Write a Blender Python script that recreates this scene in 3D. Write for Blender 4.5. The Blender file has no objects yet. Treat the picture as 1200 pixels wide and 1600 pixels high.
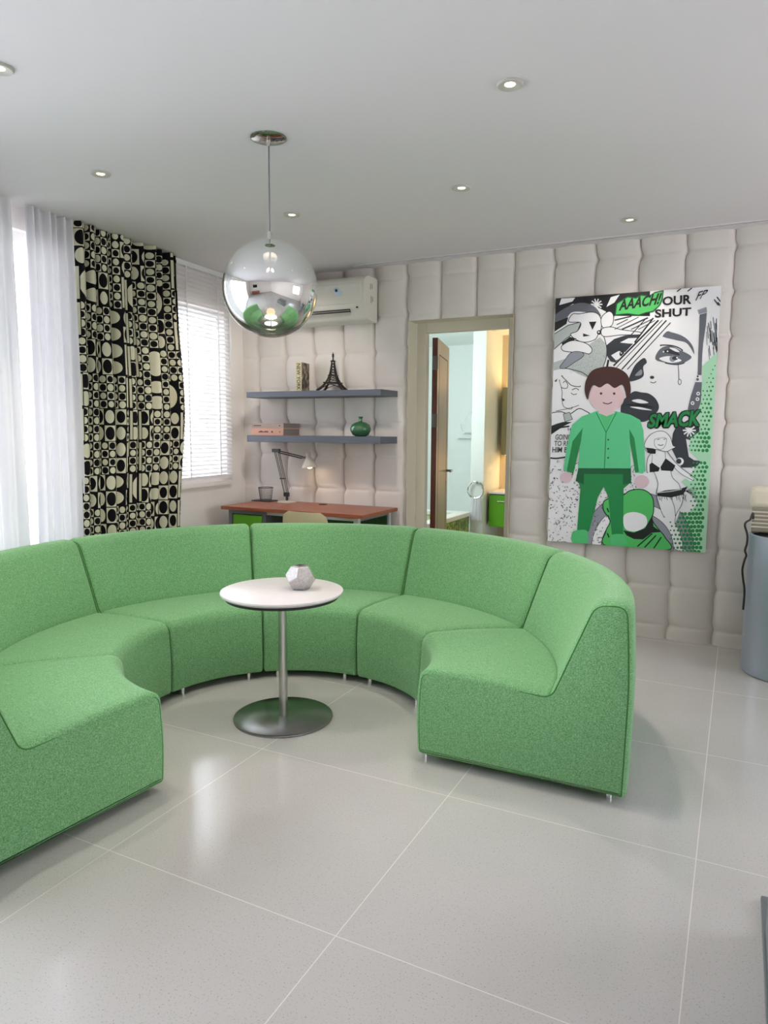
import bpy, bmesh, math, random
from math import sin, cos, pi, radians, sqrt, atan2, tan
from mathutils import Vector, Matrix
random.seed(7)
S = bpy.context.scene
COL = S.collection

# ------------------------------------------------------------------ camera, world, exposure
FPX = 1100.9
YAW, PITCH, ROLL, EYE = .465143, .116644, .00628827, 1.4
cam_d = bpy.data.cameras.new('camera'); cam = bpy.data.objects.new('camera', cam_d); COL.objects.link(cam)
cam_d.sensor_fit = 'VERTICAL'; cam_d.sensor_height = 36.0; cam_d.lens = 36.0 * FPX / 1600.0
cam_d.clip_start = .05; cam_d.clip_end = 200
_f = Vector((-sin(YAW)*cos(PITCH), cos(YAW)*cos(PITCH), -sin(PITCH)))
_r0 = Vector((cos(YAW), sin(YAW), 0)); _u0 = _r0.cross(_f)
_r = cos(ROLL)*_r0 + sin(ROLL)*_u0; _u = -sin(ROLL)*_r0 + cos(ROLL)*_u0
cam.matrix_world = Matrix(((_r.x, _u.x, -_f.x, 0), (_r.y, _u.y, -_f.y, 0), (_r.z, _u.z, -_f.z, EYE), (0, 0, 0, 1)))
S.camera = cam
S.view_settings.view_transform = 'Standard'; S.view_settings.look = 'None'
S.view_settings.gamma = 1.0; S.view_settings.use_curve_mapping = False
S.view_settings.exposure = 1.24
S.cycles.max_bounces = 10; S.cycles.diffuse_bounces = 6; S.cycles.glossy_bounces = 5
S.cycles.transmission_bounces = 8; S.cycles.transparent_max_bounces = 16
S.cycles.caustics_reflective = False; S.cycles.caustics_refractive = False
S.cycles.sample_clamp_indirect = 6.0; S.cycles.use_denoising = True

W_ = bpy.data.worlds.new('daylight_sky'); S.world = W_; W_.use_nodes = True
nt = W_.node_tree; nt.nodes.clear()
wo = nt.nodes.new('ShaderNodeOutputWorld'); wb = nt.nodes.new('ShaderNodeBackground')
tc = nt.nodes.new('ShaderNodeTexCoord'); sx = nt.nodes.new('ShaderNodeSeparateXYZ'); cr = nt.nodes.new('ShaderNodeValToRGB')
nt.links.new(tc.outputs['Generated'], sx.inputs[0]); nt.links.new(sx.outputs['Z'], cr.inputs[0])
cr.color_ramp.elements[0].position = 0.0; cr.color_ramp.elements[0].color = (1, .97, 1.0, 1)
cr.color_ramp.elements[1].position = .7; cr.color_ramp.elements[1].color = (.80, .86, 1, 1)
nt.links.new(cr.outputs[0], wb.inputs[0]); nt.links.new(wb.outputs[0], wo.inputs[0])
wb.inputs[1].default_value = 6.0

# left wall frame: a = metres from the back corner towards the camera, b = into the room
LA = -.0637608
LP = Vector((-3.88, 5.0, 0)); LT = Vector((-sin(LA), -cos(LA), 0)); LN = Vector((cos(LA), -sin(LA), 0))
def L(a, b, z): return LP + LT*a + LN*b + Vector((0, 0, z))
ZC, YB = 2.645, 5.0

def area_lamp(name, loc, direction, sx_, sy_, power, color=(1, 1, 1), portal=False):
    d = bpy.data.lights.new(name, 'AREA'); d.shape = 'RECTANGLE'; d.size = sx_; d.size_y = sy_
    d.energy = power; d.color = color
    o = bpy.data.objects.new(name, d); COL.objects.link(o); o.location = loc
    o.rotation_euler = Vector(direction).to_track_quat('-Z', 'Y').to_euler()
    if portal: d.cycles.is_portal = True
    return o
area_lamp('window_portal', L(4.15, -.24, 1.26), LN, 4.6, 2.5, 10, portal=True)
area_lamp('window_portal', L(.62, -.24, 1.68), LN, .8, 1.4, 10, portal=True)
area_lamp('window_portal', (2.78, 3.35, 1.57), (-1, 0, 0), 1.5, 1.25, 10, portal=True)  # portal of the added right-hand window
area_lamp('bathroom_daylight', (-3.3, 5.7, 1.9), (.45, .9, -.2), .9, .9, 11, (.86, .97, 1.0))

# ------------------------------------------------------------------ material helpers
def lin(c):
    return tuple(((v/255.)/12.92 if v/255. <= .04045 else ((v/255.+.055)/1.055)**2.4) for v in c)
MATS = {}
class N:
    """small node-graph helper"""
    def __init__(s, m): s.t = m.node_tree; s.n = s.t.nodes
    def new(s, k, **kw):
        n = s.n.new(k)
        for a, b in kw.items(): setattr(n, a, b)
        return n
    def put(s, sock, v):
        if isinstance(v, bpy.types.NodeSocket): s.t.links.new(v, sock)
        elif v is not None: sock.default_value = v
    def m(s, op, a, b=None, c=None):
        n = s.new('ShaderNodeMath', operation=op)
        s.put(n.inputs[0], a); s.put(n.inputs[1], b); s.put(n.inputs[2], c)
        return n.outputs[0]
    def mix(s, f, a, b):
        n = s.new('ShaderNodeMix', data_type='RGBA')
        s.put(n.inputs['Factor'], f)
        s.put(n.inputs[6], a if isinstance(a, bpy.types.NodeSocket) else (*a, 1)); s.put(n.inputs[7], b if isinstance(b, bpy.types.NodeSocket) else (*b, 1))
        return n.outputs[2]
    def ramp(s, f, stops):
        n = s.new('ShaderNodeValToRGB'); s.put(n.inputs[0], f)
        e = n.color_ramp.elements
        while len(e) < len(stops): e.new(.5)
        for i, (p, c) in enumerate(stops): e[i].position = p; e[i].color = (*c, 1)
        return n.outputs[0]
    def coord(s, what='Object'): return s.new('ShaderNodeTexCoord').outputs[what]
    def noise(s, scale, vec=None, detail=3, rough=.5):
        n = s.new('ShaderNodeTexNoise'); n.inputs['Scale'].default_value = scale; n.inputs['Detail'].default_value = detail
        n.inputs['Roughness'].default_value = rough
        s.put(n.inputs['Vector'], vec if vec is not None else s.coord()); return n.outputs['Fac']
    def bump(s, h, strength=.3, dist=.002):
        n = s.new('ShaderNodeBump'); n.inputs['Strength'].default_value = strength; n.inputs['Distance'].default_value = dist
        s.put(n.inputs['Height'], h); return n.outputs[0]
def mat(name, color=(.8, .8, .8), rough=.5, metal=0., spec=.5, coat=0., emit=None, estr=1., trans=0.):
    m = bpy.data.materials.new(name); m.use_nodes = True
    b = m.node_tree.nodes['Principled BSDF']
    b.inputs['Base Color'].default_value = (*color, 1); b.inputs['Roughness'].default_value = rough
    b.inputs['Metallic'].default_value = metal; b.inputs['Specular IOR Level'].default_value = spec
    b.inputs['Coat Weight'].default_value = coat; b.inputs['Transmission Weight'].default_value = trans
    if emit: b.inputs['Emission Color'].default_value = (*emit, 1); b.inputs['Emission Strength'].default_value = estr
    return m
def bsdf(m): return m.node_tree.nodes['Principled BSDF']

# ------------------------------------------------------------------ materials
M = {}
M['ceiling'] = mat('ceiling_paint', lin((222, 217, 220)), .85, spec=.2)
M['paint'] = mat('wall_paint', lin((244, 238, 233)), .8, spec=.2)
M['hinge'] = mat('dull_steel', lin((110, 103, 98)), .45, .8)
M['bath_paint'] = mat('bathroom_paint', lin((232, 238, 236)), .7, spec=.2)
M['beige_paint'] = mat('beige_bathroom_paint', lin((222, 205, 178)), .7, spec=.2)

# floor: large polished porcelain tiles
m = M['floor'] = mat('polished_tile', rough=.1, spec=.5); n = N(m); b = bsdf(m)
P3 = n.new('ShaderNodeSeparateXYZ'); n.put(P3.inputs[0], n.coord('Object'))
def gridline(v, pitch, off, w):
    q = n.m('PINGPONG', n.m('SUBTRACT', v, off), pitch/2.)
    return n.m('LESS_THAN', q, w)
gx = gridline(P3.outputs[0], .8755, -.925, .0015); gy = gridline(P3.outputs[1], .8475, 1.56, .0015)
g = n.m('MAXIMUM', gx, gy)
speck = n.ramp(n.noise(190, detail=1), [(.62, (1, 1, 1)), (.72, (.62, .61, .6))])
soft = n.ramp(n.noise(1.3), [(.3, lin((186, 183, 180))), (.7, lin((194, 191, 188)))])
mul = n.new('ShaderNodeMix', data_type='RGBA', blend_type='MULTIPLY'); mul.inputs['Factor'].default_value = .8
n.put(mul.inputs[6], soft); n.put(mul.inputs[7], speck)
n.put(b.inputs['Base Color'], n.mix(g, mul.outputs[2], lin((214, 208, 200))))
n.put(b.inputs['Roughness'], n.m('ADD', n.m('MULTIPLY', g, .5), .11))
n.put(b.inputs['Normal'], n.bump(n.noise(2.2), .035, .02))

# padded wall covering
m = M['padded'] = mat('padded_wall_fabric', rough=.62, spec=.3); n = N(m)
n.put(bsdf(m).inputs['Base Color'], n.ramp(n.noise(3.0), [(.3, lin((220, 213, 208))), (.7, lin((228, 222, 217)))]))
n.put(bsdf(m).inputs['Normal'], n.bump(n.noise(260), .08, .001))

# green melange upholstery
m = M['sofa'] = mat('green_melange_wool', rough=.9, spec=.15); n = N(m)
w1 = n.noise(230, detail=3, rough=.75); w2 = n.noise(60, detail=3)
c1 = n.ramp(w1, [(.29, lin((70, 128, 68))), (.5, lin((120, 174, 121))), (.71, lin((166, 210, 160)))])
mm = n.new('ShaderNodeMix', data_type='RGBA', blend_type='MULTIPLY'); mm.inputs['Factor'].default_value = .5
n.put(mm.inputs[6], c1); n.put(mm.inputs[7], n.ramp(w2, [(.3, (.8, .82, .78)), (.7, (1, 1, 1))]))
n.put(bsdf(m).inputs['Base Color'], mm.outputs[2])
bsdf(m).inputs['Sheen Weight'].default_value = .35; bsdf(m).inputs['Sheen Tint'].default_value = (.75, 1, .7, 1)
n.put(bsdf(m).inputs['Normal'], n.bump(w1, .25, .0015))
M['piping'] = mat('green_piping', lin((76, 134, 70)), .9, spec=.1)

M['steel'] = mat('brushed_steel', (.62, .61, .59), .28, 1.0)
m = M['spun'] = mat('spun_steel', (.34, .34, .335), .25, 1.0); n = N(m)
bsdf(m).inputs['Anisotropic'].default_value = .8
tg = n.new('ShaderNodeTangent', direction_type='RADIAL', axis='Z'); n.put(bsdf(m).inputs['Tangent'], tg.outputs[0])
M['chrome'] = mat('chrome', (.82, .82, .82), .06, 1.0)
M['dark_chrome'] = mat('dark_chrome', (.35, .35, .34), .07, 1.0)
M['white'] = mat('white_plastic', lin((236, 234, 230)), .35)
M['white_lam'] = mat('white_laminate', lin((226, 221, 223)), .28)
M['black'] = mat('black_plastic', (.012, .012, .013), .4)
M['dark_under'] = mat('black_underside', (.03, .03, .03), .6)
M['cream'] = mat('cream_plastic', lin((233, 222, 190)), .45)
M['cream_app'] = mat('cream_enamel', lin((224, 214, 194)), .4)
M['cream_rib'] = mat('cream_grille', lin((150, 142, 124)), .5)
M['shelf'] = mat('grey_lacquer', lin((92, 97, 110)), .5)
M['grey_metal'] = mat('grey_metal', lin((128, 132, 138)), .4, .6)
M['alu'] = mat('aluminium', lin((214, 216, 220)), .35, .4)
M['green_door'] = mat('green_lacquer', lin((96, 168, 42)), .35)
M['dark_green'] = mat('dark_green_panel', lin((30, 78, 30)), .5)
m = M['wood'] = mat('cherry_wood', rough=.35); n = N(m)
mp = n.new('ShaderNodeMapping'); mp.inputs['Scale'].default_value = (1.2, 14, 14); n.put(mp.inputs[0], n.coord())
n.put(bsdf(m).inputs['Base Color'], n.ramp(n.noise(5, mp.outputs[0], 5), [(.3, lin((128, 66, 42))), (.55, lin((158, 88, 60))), (.8, lin((176, 106, 76)))]))
m = M['door_wood'] = mat('dark_red_wood', rough=.4); n = N(m)
mp = n.new('ShaderNodeMapping'); mp.inputs['Scale'].default_value = (14, 14, 1.2); n.put(mp.inputs[0], n.coord())
n.put(bsdf(m).inputs['Base Color'], n.ramp(n.noise(5, mp.outputs[0], 5), [(.3, lin((70, 34, 26))), (.7, lin((104, 54, 42)))]))
m = M['door_face'] = mat('pale_veneer', rough=.38); n = N(m)
mp = n.new('ShaderNodeMapping'); mp.inputs['Scale'].default_value = (20, 20, 1.0); n.put(mp.inputs[0], n.coord())
n.put(bsdf(m).inputs['Base Color'], n.ramp(n.noise(4, mp.outputs[0], 5), [(.3, lin((150, 132, 118))), (.7, lin((186, 172, 158)))]))
M['frame_paint'] = mat('cream_frame_paint', lin((214, 207, 190)), .5)
M['slat'] = mat('white_slat', lin((236, 236, 238)), .45)
m = M['sheer'] = bpy.data.materials.new('sheer_voile'); m.use_nodes = True; n = N(m); n.n.remove(bsdf(m))
out = n.n['Material Output']
df = n.new('ShaderNodeBsdfDiffuse'); df.inputs[0].default_value = (*lin((228, 226, 230)), 1)
tl = n.new('ShaderNodeBsdfTranslucent'); tl.inputs[0].default_value = (*lin((236, 236, 236)), 1)
tp = n.new('ShaderNodeBsdfTransparent')
mx1 = n.new('ShaderNodeMixShader'); mx1.inputs[0].default_value = .085
mx2 = n.new('ShaderNodeMixShader')
n.put(mx1.inputs[1], df.outputs[0]); n.put(mx1.inputs[2], tl.outputs[0])
mx2.inputs[0].default_value = .02; n.put(mx2.inputs[1], mx1.outputs[0]); n.put(mx2.inputs[2], tp.outputs[0])
n.put(out.inputs[0], mx2.outputs[0])
def glassy(name, tint=(1, 1, 1), refl=.08):
    m = bpy.data.materials.new(name); m.use_nodes = True; n = N(m); n.n.remove(bsdf(m))
    tp = n.new('ShaderNodeBsdfTransparent'); tp.inputs[0].default_value = (*tint, 1)
    gl = n.new('ShaderNodeBsdfGlossy'); gl.inputs['Roughness'].default_value = .02
    lw = n.new('ShaderNodeLayerWeight'); lw.inputs[0].default_value = .35
    f = n.m('ADD', n.m('MULTIPLY', lw.outputs['Fresnel'], .7), refl*.3)
    mx = n.new('ShaderNodeMixShader'); n.put(mx.inputs[0], f); n.put(mx.inputs[1], tp.outputs[0]); n.put(mx.inputs[2], gl.outputs[0])
    n.put(n.n['Material Output'].inputs[0], mx.outputs[0]); return m
M['pane'] = glassy('window_glass', (.96, .98, .98))
# mirror ball: silvered above, clear below
m = M['ball'] = glassy('half_silvered_glass', (.97, .98, .98), .15); n = N(m)
sz = n.new('ShaderNodeSeparateXYZ'); n.put(sz.inputs[0], n.coord('Object'))
mr = n.new('ShaderNodeMapRange'); mr.interpolation_type = 'SMOOTHSTEP'
n.put(mr.inputs['Value'], sz.outputs[2]); mr.inputs['From Min'].default_value = -.182; mr.inputs['From Max'].default_value = -.135
mr.inputs['To Min'].default_value = 0; mr.inputs['To Max'].default_value = 1.0
mg = n.new('ShaderNodeBsdfGlossy'); mg.inputs['Roughness'].default_value = .015; mg.inputs[0].default_value = (.93, .94, .94, 1)
prev = n.n['Material Output'].inputs[0].links[0].from_socket
mx = n.new('ShaderNodeMixShader'); mr2 = n.new('ShaderNodeMapRange'); n.put(mr2.inputs['Value'], sz.outputs[2]); mr2.inputs['From Min'].default_value = -.12; mr2.inputs['From Max'].default_value = -.03
mr2.inputs['To Min'].default_value = .84; mr2.inputs['To Max'].default_value = .97
n.put(mx.inputs[0], n.m('MULTIPLY', mr.outputs[0], mr2.outputs[0])); n.put(mx.inputs[1], prev); n.put(mx.inputs[2], mg.outputs[0])
n.put(n.n['Material Output'].inputs[0], mx.outputs[0])
M['bulb'] = mat('warm_bulb', (1, .8, .5), .3, emit=(1, .50, .16), estr=2.4)
M['led'] = mat('warm_led', (1, .9, .7), .3, emit=(1, .80, .50), estr=1.6)
M['lamp_glow'] = mat('desk_lamp_bulb', (1, .85, .6), .3, emit=(1, .72, .38), estr=5)
M['ring'] = mat('light_trim_ring', lin((190, 187, 180)), .5)
M['vase'] = mat('green_glaze', lin((58, 104, 70)), .22, coat=.4)
M['silver_mosaic'] = None
m = M['silver_mosaic'] = mat('silver_leaf', rough=.36, metal=.75); n = N(m)
n.put(bsdf(m).inputs['Base Color'], n.ramp(n.noise(120), [(.3, lin((176, 172, 172))), (.65, lin((200, 197, 198)))]))
m = M['mosaic'] = mat('green_mosaic', rough=.25); n = N(m)
vo = n.new('ShaderNodeTexVoronoi'); vo.inputs['Scale'].default_value = 42; vo.inputs['Randomness'].default_value = .25; n.put(vo.inputs['Vector'], n.coord())
n.put(bsdf(m).inputs['Base Color'], n.ramp(vo.outputs['Color'], [(.2, lin((84, 104, 40))), (.5, lin((124, 146, 66))), (.8, lin((160, 178, 98)))]))
M['towel'] = mat('white_terry', lin((246, 246, 250)), .95, spec=.1)
M['olive'] = mat('olive_mirror_door', lin((150, 146, 112)), .3)
M['ac'] = mat('air_conditioner_shell', lin((222, 219, 210)), .45)
M['ac_dark'] = mat('vent_dark', (.03, .03, .03), .6)
M['sticker'] = mat('blue_white_sticker', lin((196, 220, 232)), .3)
M['sticker_dark'] = mat('sticker_ink', lin((20, 40, 70)), .3)
M['book_cream'] = mat('cream_book_cover', lin((206, 196, 160)), .6)
M['book_dark'] = mat('photo_book_cover', lin((70, 60, 52)), .5)
m = M['book_photo'] = mat('photo_print_cover', rough=.4); n = N(m)
n.put(bsdf(m).inputs['Base Color'], n.ramp(n.noise(24), [(.4, (.015, .012, .01)), (.52, lin((120, 104, 84))), (.65, lin((196, 180, 150)))]))
M['book_pink'] = mat('salmon_book_cover', lin((196, 146, 128)), .6)
M['book_grey'] = mat('taupe_book_cover', lin((158, 138, 128)), .6)
M['book_side'] = mat('taupe_page_block', lin((128, 118, 114)), .7)
M['pages'] = mat('page_block', lin((228, 220, 205)), .8)
M['ink'] = mat('dark_ink', (.02, .018, .016), .6)
M['mesh_wire'] = mat('dark_wire', lin((70, 72, 78)), .45, .5)
M['lamp_grey'] = mat('lamp_grey_enamel', lin((196, 190, 178)), .4)
M['lamp_arm'] = mat('lamp_dark_arm', lin((60, 60, 62)), .4, .4)
M['iron'] = mat('bronze_iron', (.022, .017, .014), .4, .3)
m = M['tank'] = mat('brushed_grey_cylinder', lin((186, 196, 212)), .38, .75)
M['ground_bounce'] = mat('pale_bounce_surface', lin((240, 238, 234)), .8)
m = M['hedge'] = mat('garden_leaves', rough=.7); n = N(m)
n.put(bsdf(m).inputs['Base Color'], n.ramp(n.noise(6), [(.35, lin((34, 78, 40))), (.65, lin((110, 160, 96)))]))
M['screen'] = mat('black_screen', (.01, .01, .012), .12)
M['slot'] = mat('slot_shadow', lin((120, 118, 115)), .7)

# black and cream mid-century print of circles in squares (uv in metres of cloth)
m = M['print'] = mat('circle_print_cotton', rough=.85, spec=.15); n = N(m)
uvs = n.new('ShaderNodeSeparateXYZ'); n.put(uvs.inputs[0], n.coord('UV'))
U0, V0 = uvs.outputs[0], uvs.outputs[1]
def frac(v): return n.m('FRACT', v)
def wn(*vals):
    cb = n.new('ShaderNodeCombineXYZ')
    for i, v in enumerate(vals): n.put(cb.inputs[i], v)
    w = n.new('ShaderNodeTexWhiteNoise', noise_dimensions='3D'); n.put(w.inputs['Vector'], cb.outputs[0]); return w.outputs['Value']
# bands: blocks .17 wide, .24 tall
bu, bv = n.m('DIVIDE', U0, .150), n.m('DIVIDE', V0, .215)
iu, iv = n.m('FLOOR', bu), n.m('FLOOR', bv)
r1 = wn(iu, iv, 3.0)
# subdivisions per block: 1x1 tall oval, 2x2, 3x4
nu = n.m('ADD', n.m('ADD', 1.0, n.m('GREATER_THAN', r1, .20)), n.m('GREATER_THAN', r1, .46))
nv = n.m('ADD', n.m('ADD', n.m('ADD', 1.0, n.m('GREATER_THAN', r1, .11)), n.m('GREATER_THAN', r1, .46)), n.m('GREATER_THAN', r1, .46))
cu, cv = n.m('MULTIPLY', bu, nu), n.m('MULTIPLY', bv, nv)
cu2 = n.m('MULTIPLY', frac(bu), nu); cv2 = n.m('MULTIPLY', frac(bv), nv)
fu, fv = n.m('SUBTRACT', frac(cu2), .5), n.m('SUBTRACT', frac(cv2), .5)
ku, kv = n.m('FLOOR', cu2), n.m('FLOOR', cv2)
r2 = wn(n.m('ADD', n.m('MULTIPLY', iu, 7.0), ku), n.m('ADD', n.m('MULTIPLY', iv, 11.0), kv), 9.0)
rad = n.m('SQRT', n.m('ADD', n.m('MULTIPLY', fu, fu), n.m('MULTIPLY', fv, fv)))
disc = n.m('LESS_THAN', rad, n.m('ADD', .37, n.m('MULTIPLY', r2, .06)))
par = n.m('MODULO', n.m('ADD', n.m('ADD', ku, kv), n.m('FLOOR', n.m('MULTIPLY', r1, 19.0))), 2.0)
one = n.m('LESS_THAN', nu, 1.5)
par = n.m('MULTIPLY', par, n.m('SUBTRACT', 1.0, one))
xor = n.m('ABSOLUTE', n.m('SUBTRACT', disc, par))
# thin black line round every cell so cream cells keep apart
edge = n.m('MAXIMUM', n.m('ABSOLUTE', fu), n.m('ABSOLUTE', fv))
line = n.m('GREATER_THAN', edge, .468)
cream_f = n.m('MULTIPLY', xor, n.m('SUBTRACT', 1.0, line))
# some narrow solid bars beside blocks
bar = n.m('MULTIPLY', n.m('LESS_THAN', frac(bu), .17), n.m('GREATER_THAN', wn(iu, iv, 21.0), .45))
barin = n.m('MULTIPLY', n.m('GREATER_THAN', frac(bu), .03), n.m('GREATER_THAN', n.m('PINGPONG', bv, .5), .05))
cream_f = n.mix(bar, cream_f, n.m('MULTIPLY', barin, n.m('LESS_THAN', frac(bu), .14)))
n.put(bsdf(m).inputs['Base Color'], n.mix(cream_f, (.008, .007, .009), lin((214, 210, 186))))

# ------------------------------------------------------------------ geometry helpers
def link(name, bm, material, parent=None, smooth=True, bevel=0., seg=2, angle=40):
    me = bpy.data.meshes.new(name); bm.normal_update(); bm.to_mesh(me); bm.free()
    for mm_ in (material if isinstance(material, (list, tuple)) else [material]): me.materials.append(mm_)
    o = bpy.data.objects.new(name, me); COL.objects.link(o)
    if parent is not None: o.parent = parent
    if smooth:
        me.shade_smooth(); me.set_sharp_from_angle(angle=radians(angle))
    if bevel:
        md = o.modifiers.new('edge', 'BEVEL'); md.width = bevel; md.segments = seg; md.limit_method = 'ANGLE'; md.angle_limit = radians(35)
        md.harden_normals = False
    return o
def thing(name, label, cat, loc=(0, 0, 0), rz=0., group=None):
    o = bpy.data.objects.new(name, None); COL.objects.link(o); o.empty_display_size = .1
    o.location = loc; o.rotation_euler = (0, 0, rz); o['label'] = label; o['category'] = cat
    if group: o['group'] = group
    return o
def tag(o, label, cat, group=None):
    o['label'] = label; o['category'] = cat
    if group: o['group'] = group
    return o
def struct(o, label=None):
    o['kind'] = 'structure'
    if label: o['label'] = label
    return o
def box(bm, x0, x1, y0, y1, z0, z1, mi=0):
    vs = [bm.verts.new((x, y, z)) for z in (z0, z1) for y in (y0, y1) for x in (x0, x1)]
    for q in ((0, 2, 3, 1), (4, 5, 7, 6), (0, 1, 5, 4), (2, 6, 7, 3), (0, 4, 6, 2), (1, 3, 7, 5)):
        f = bm.faces.new([vs[i] for i in q]); f.material_index = mi
    return vs
def lbox(bm, a0, a1, b0, b1, z0, z1, mi=0):
    vs = [bm.verts.new(L(a, b, z)) for z in (z0, z1) for b in (b0, b1) for a in (a0, a1)]
    for q in ((0, 1, 3, 2), (4, 6, 7, 5), (0, 4, 5, 1), (2, 3, 7, 6), (0, 2, 6, 4), (1, 5, 7, 3)):
        f = bm.faces.new([vs[i] for i in q]); f.material_index = mi
def lathe(bm, prof, seg=40, c=(0, 0, 0), mi=0):
    rings = []
    for (r, z) in prof:
        if r < 1e-6: rings.append([bm.verts.new((c[0], c[1], c[2]+z))])
        else: rings.append([bm.verts.new((c[0]+r*cos(2*pi*k/seg), c[1]+r*sin(2*pi*k/seg), c[2]+z)) for k in range(seg)])
    for A, B in zip(rings[:-1], rings[1:]):
        for k in range(seg):
            k2 = (k+1) % seg
            if len(A) == 1 and len(B) == 1: continue
            if len(A) == 1: f = bm.faces.new((A[0], B[k2], B[k]))
            elif len(B) == 1: f = bm.faces.new((A[k], A[k2], B[0]))
            else: f = bm.faces.new((A[k], A[k2], B[k2], B[k]))
            f.material_index = mi
def tube(bm, pts, r, seg=10, cap=True, mi=0, closed=False):
    pts = [Vector(p) for p in pts]; rings = []; N_ = len(pts)
    up = Vector((0, 0, 1)); prevx = None
    for i, p in enumerate(pts):
        a = pts[(i-1) % N_] if (i > 0 or closed) else p; c = pts[(i+1) % N_] if (i < N_-1 or closed) else p
        d = (c-a).normalized()
        if prevx is None:
            x = d.cross(up) if abs(d.z) < .95 else d.cross(Vector((1, 0, 0)))
        else: x = prevx - d*prevx.dot(d)
        x.normalize(); y = d.cross(x); prevx = x
        rr = r[i] if isinstance(r, (list, tuple)) else r
        rings.append([bm.verts.new(p + x*cos(2*pi*k/seg)*rr + y*sin(2*pi*k/seg)*rr) for k in range(seg)])
    pairs = list(zip(rings[:-1], rings[1:])) + ([(rings[-1], rings[0])] if closed else [])
    for A, B in pairs:
        for k in range(seg):
            f = bm.faces.new((A[k], A[(k+1) % seg], B[(k+1) % seg], B[k])); f.material_index = mi
    if cap and not closed:
        bm.faces.new(rings[0][::-1]).material_index = mi; bm.faces.new(rings[-1]).material_index = mi
def BM(): return bmesh.new()
def smooth_poly(pts, n_=6):
    out = []; k = len(pts)
    for i in range(k):
        p0, p1, p2, p3 = pts[i-1], pts[i], pts[(i+1) % k], pts[(i+2) % k]
        for j in range(n_):
            t = j/n_
            out.append(tuple(.5*((2*p1[d]) + (-p0[d]+p2[d])*t + (2*p0[d]-5*p1[d]+4*p2[d]-p3[d])*t*t + (-p0[d]+3*p1[d]-3*p2[d]+p3[d])*t**3) for d in range(len(p1))))
    return out
def fillet(pts, rad, seg=5):
    """closed 2-D polygon with rounded corners; rad per corner"""
    out = []; k = len(pts)
    for i in range(k):
        p = Vector(pts[i]); a = Vector(pts[i-1]); c = Vector(pts[(i+1) % k]); r = rad[i] if isinstance(rad, (list, tuple)) else rad
        if r <= 0: out.append(tuple(p)); continue
        d1 = (a-p); d2 = (c-p); r_ = min(r, d1.length*.48, d2.length*.48)
        s_ = p + d1.normalized()*r_; e_ = p + d2.normalized()*r_
        for j in range(seg+1):
            t = j/seg
            out.append(tuple((1-t)**2*s_ + 2*t*(1-t)*p + t*t*e_))
    return out
def inset_poly(pts, d):
    k = len(pts); area = sum(pts[i][0]*pts[(i+1) % k][1]-pts[(i+1) % k][0]*pts[i][1] for i in range(k))
    s_ = 1 if area > 0 else -1; out = []
    for i in range(k):
        a = Vector(pts[i-1]); c = Vector(pts[(i+1) % k]); t = (c-a)
        if t.length < 1e-9: out.append(pts[i]); continue
        t.normalize(); nn = Vector((-t.y, t.x))*s_
        out.append(tuple(Vector(pts[i]) + nn*d))
    return out

# ------------------------------------------------------------------ room shell
XR, YR = 2.6, -3.2
bm = BM(); box(bm, -4.6, XR+.2, YR-.2, 5.166, -.12, 0); struct(link('floor', bm, M['floor'], smooth=False))
bm = BM(); box(bm, -4.6, XR+.2, YR-.2, 5.3, ZC, ZC+.15); struct(link('ceiling', bm, M['ceiling'], smooth=False))
W3 = (2.6, 4.1, .95, 2.2)  # opening for an added, unseen window that brightens the left wall
bm = BM()
for y0, y1, z0, z1 in ((YR-.2, W3[0], 0, ZC), (W3[1], 5.3, 0, ZC), (W3[0], W3[1], 0, W3[2]), (W3[0], W3[1], W3[3], ZC)): box(bm, XR, XR+.15, y0, y1, z0, z1)
struct(link('wall_right', bm, M['paint'], smooth=False))
bm = BM(); box(bm, -4.4, XR+.15, YR-.15, YR, 0, ZC); struct(link('wall_rear', bm, M['paint'], smooth=False))

# padded back wall, doorway cut in
DX0, DX1, DZ = -2.312, -1.49, 2.222
bm = BM()
pitch, x_off = .28, -.095; zp, z_off = .272, .095
def pads(x, z):
    u = ((x-x_off)/pitch) % 1.0; v = ((z-z_off)/zp) % 1.0
    # seams wander a little and pinch at the buttons
    pu = 1-abs(2*u-1)**3.2; pv = 1-abs(2*v-1)**6
    near = max(0, 1-min(v, 1-v)/.16)
    h = .044*pu**.62*(.93+.07*pv) - .010*near*(1-pu**.5) - .004*max(0, 1-min(v, 1-v)/.05)*pu
    return h
def wob(x, z):
    if DX0-.001 <= x <= DX1+.001 or x <= -3.92 or x >= XR-.01: return 0
    v = ((z-z_off)/zp) % 1.0; d = min(v, 1-v)
    return .016*math.exp(-(d/.11)**2) + .003*sin(z*23+x*40)
xs = set(); zs = set()
k = int((-4.1-x_off)/pitch)-1
us = (0, .03, .07, .13, .22, .35, .5, .65, .78, .87, .93, .97)
vsb = (0, .03, .07, .13, .22, .4, .6, .78, .87, .93, .97)
for i in range(-16, 12):
    for u in us: xs.add(round(x_off+(i+u)*pitch, 5))
for i in range(-1, 11):
    for v in vsb: zs.add(round(z_off+(i+v)*zp, 5))
xs = sorted([x for x in xs if -3.93 < x < XR and abs(x-DX0) > .004 and abs(x-DX1) > .004] + [-3.93, DX0, DX1, XR])
zs = sorted([z for z in zs if 0 < z < ZC and abs(z-DZ) > .004] + [0, DZ, ZC])
grid = {}
for i, x in enumerate(xs):
    for j, z in enumerate(zs):
        grid[i, j] = bm.verts.new((x + wob(x, z), YB + .038 - pads(x, z), z))
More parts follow.
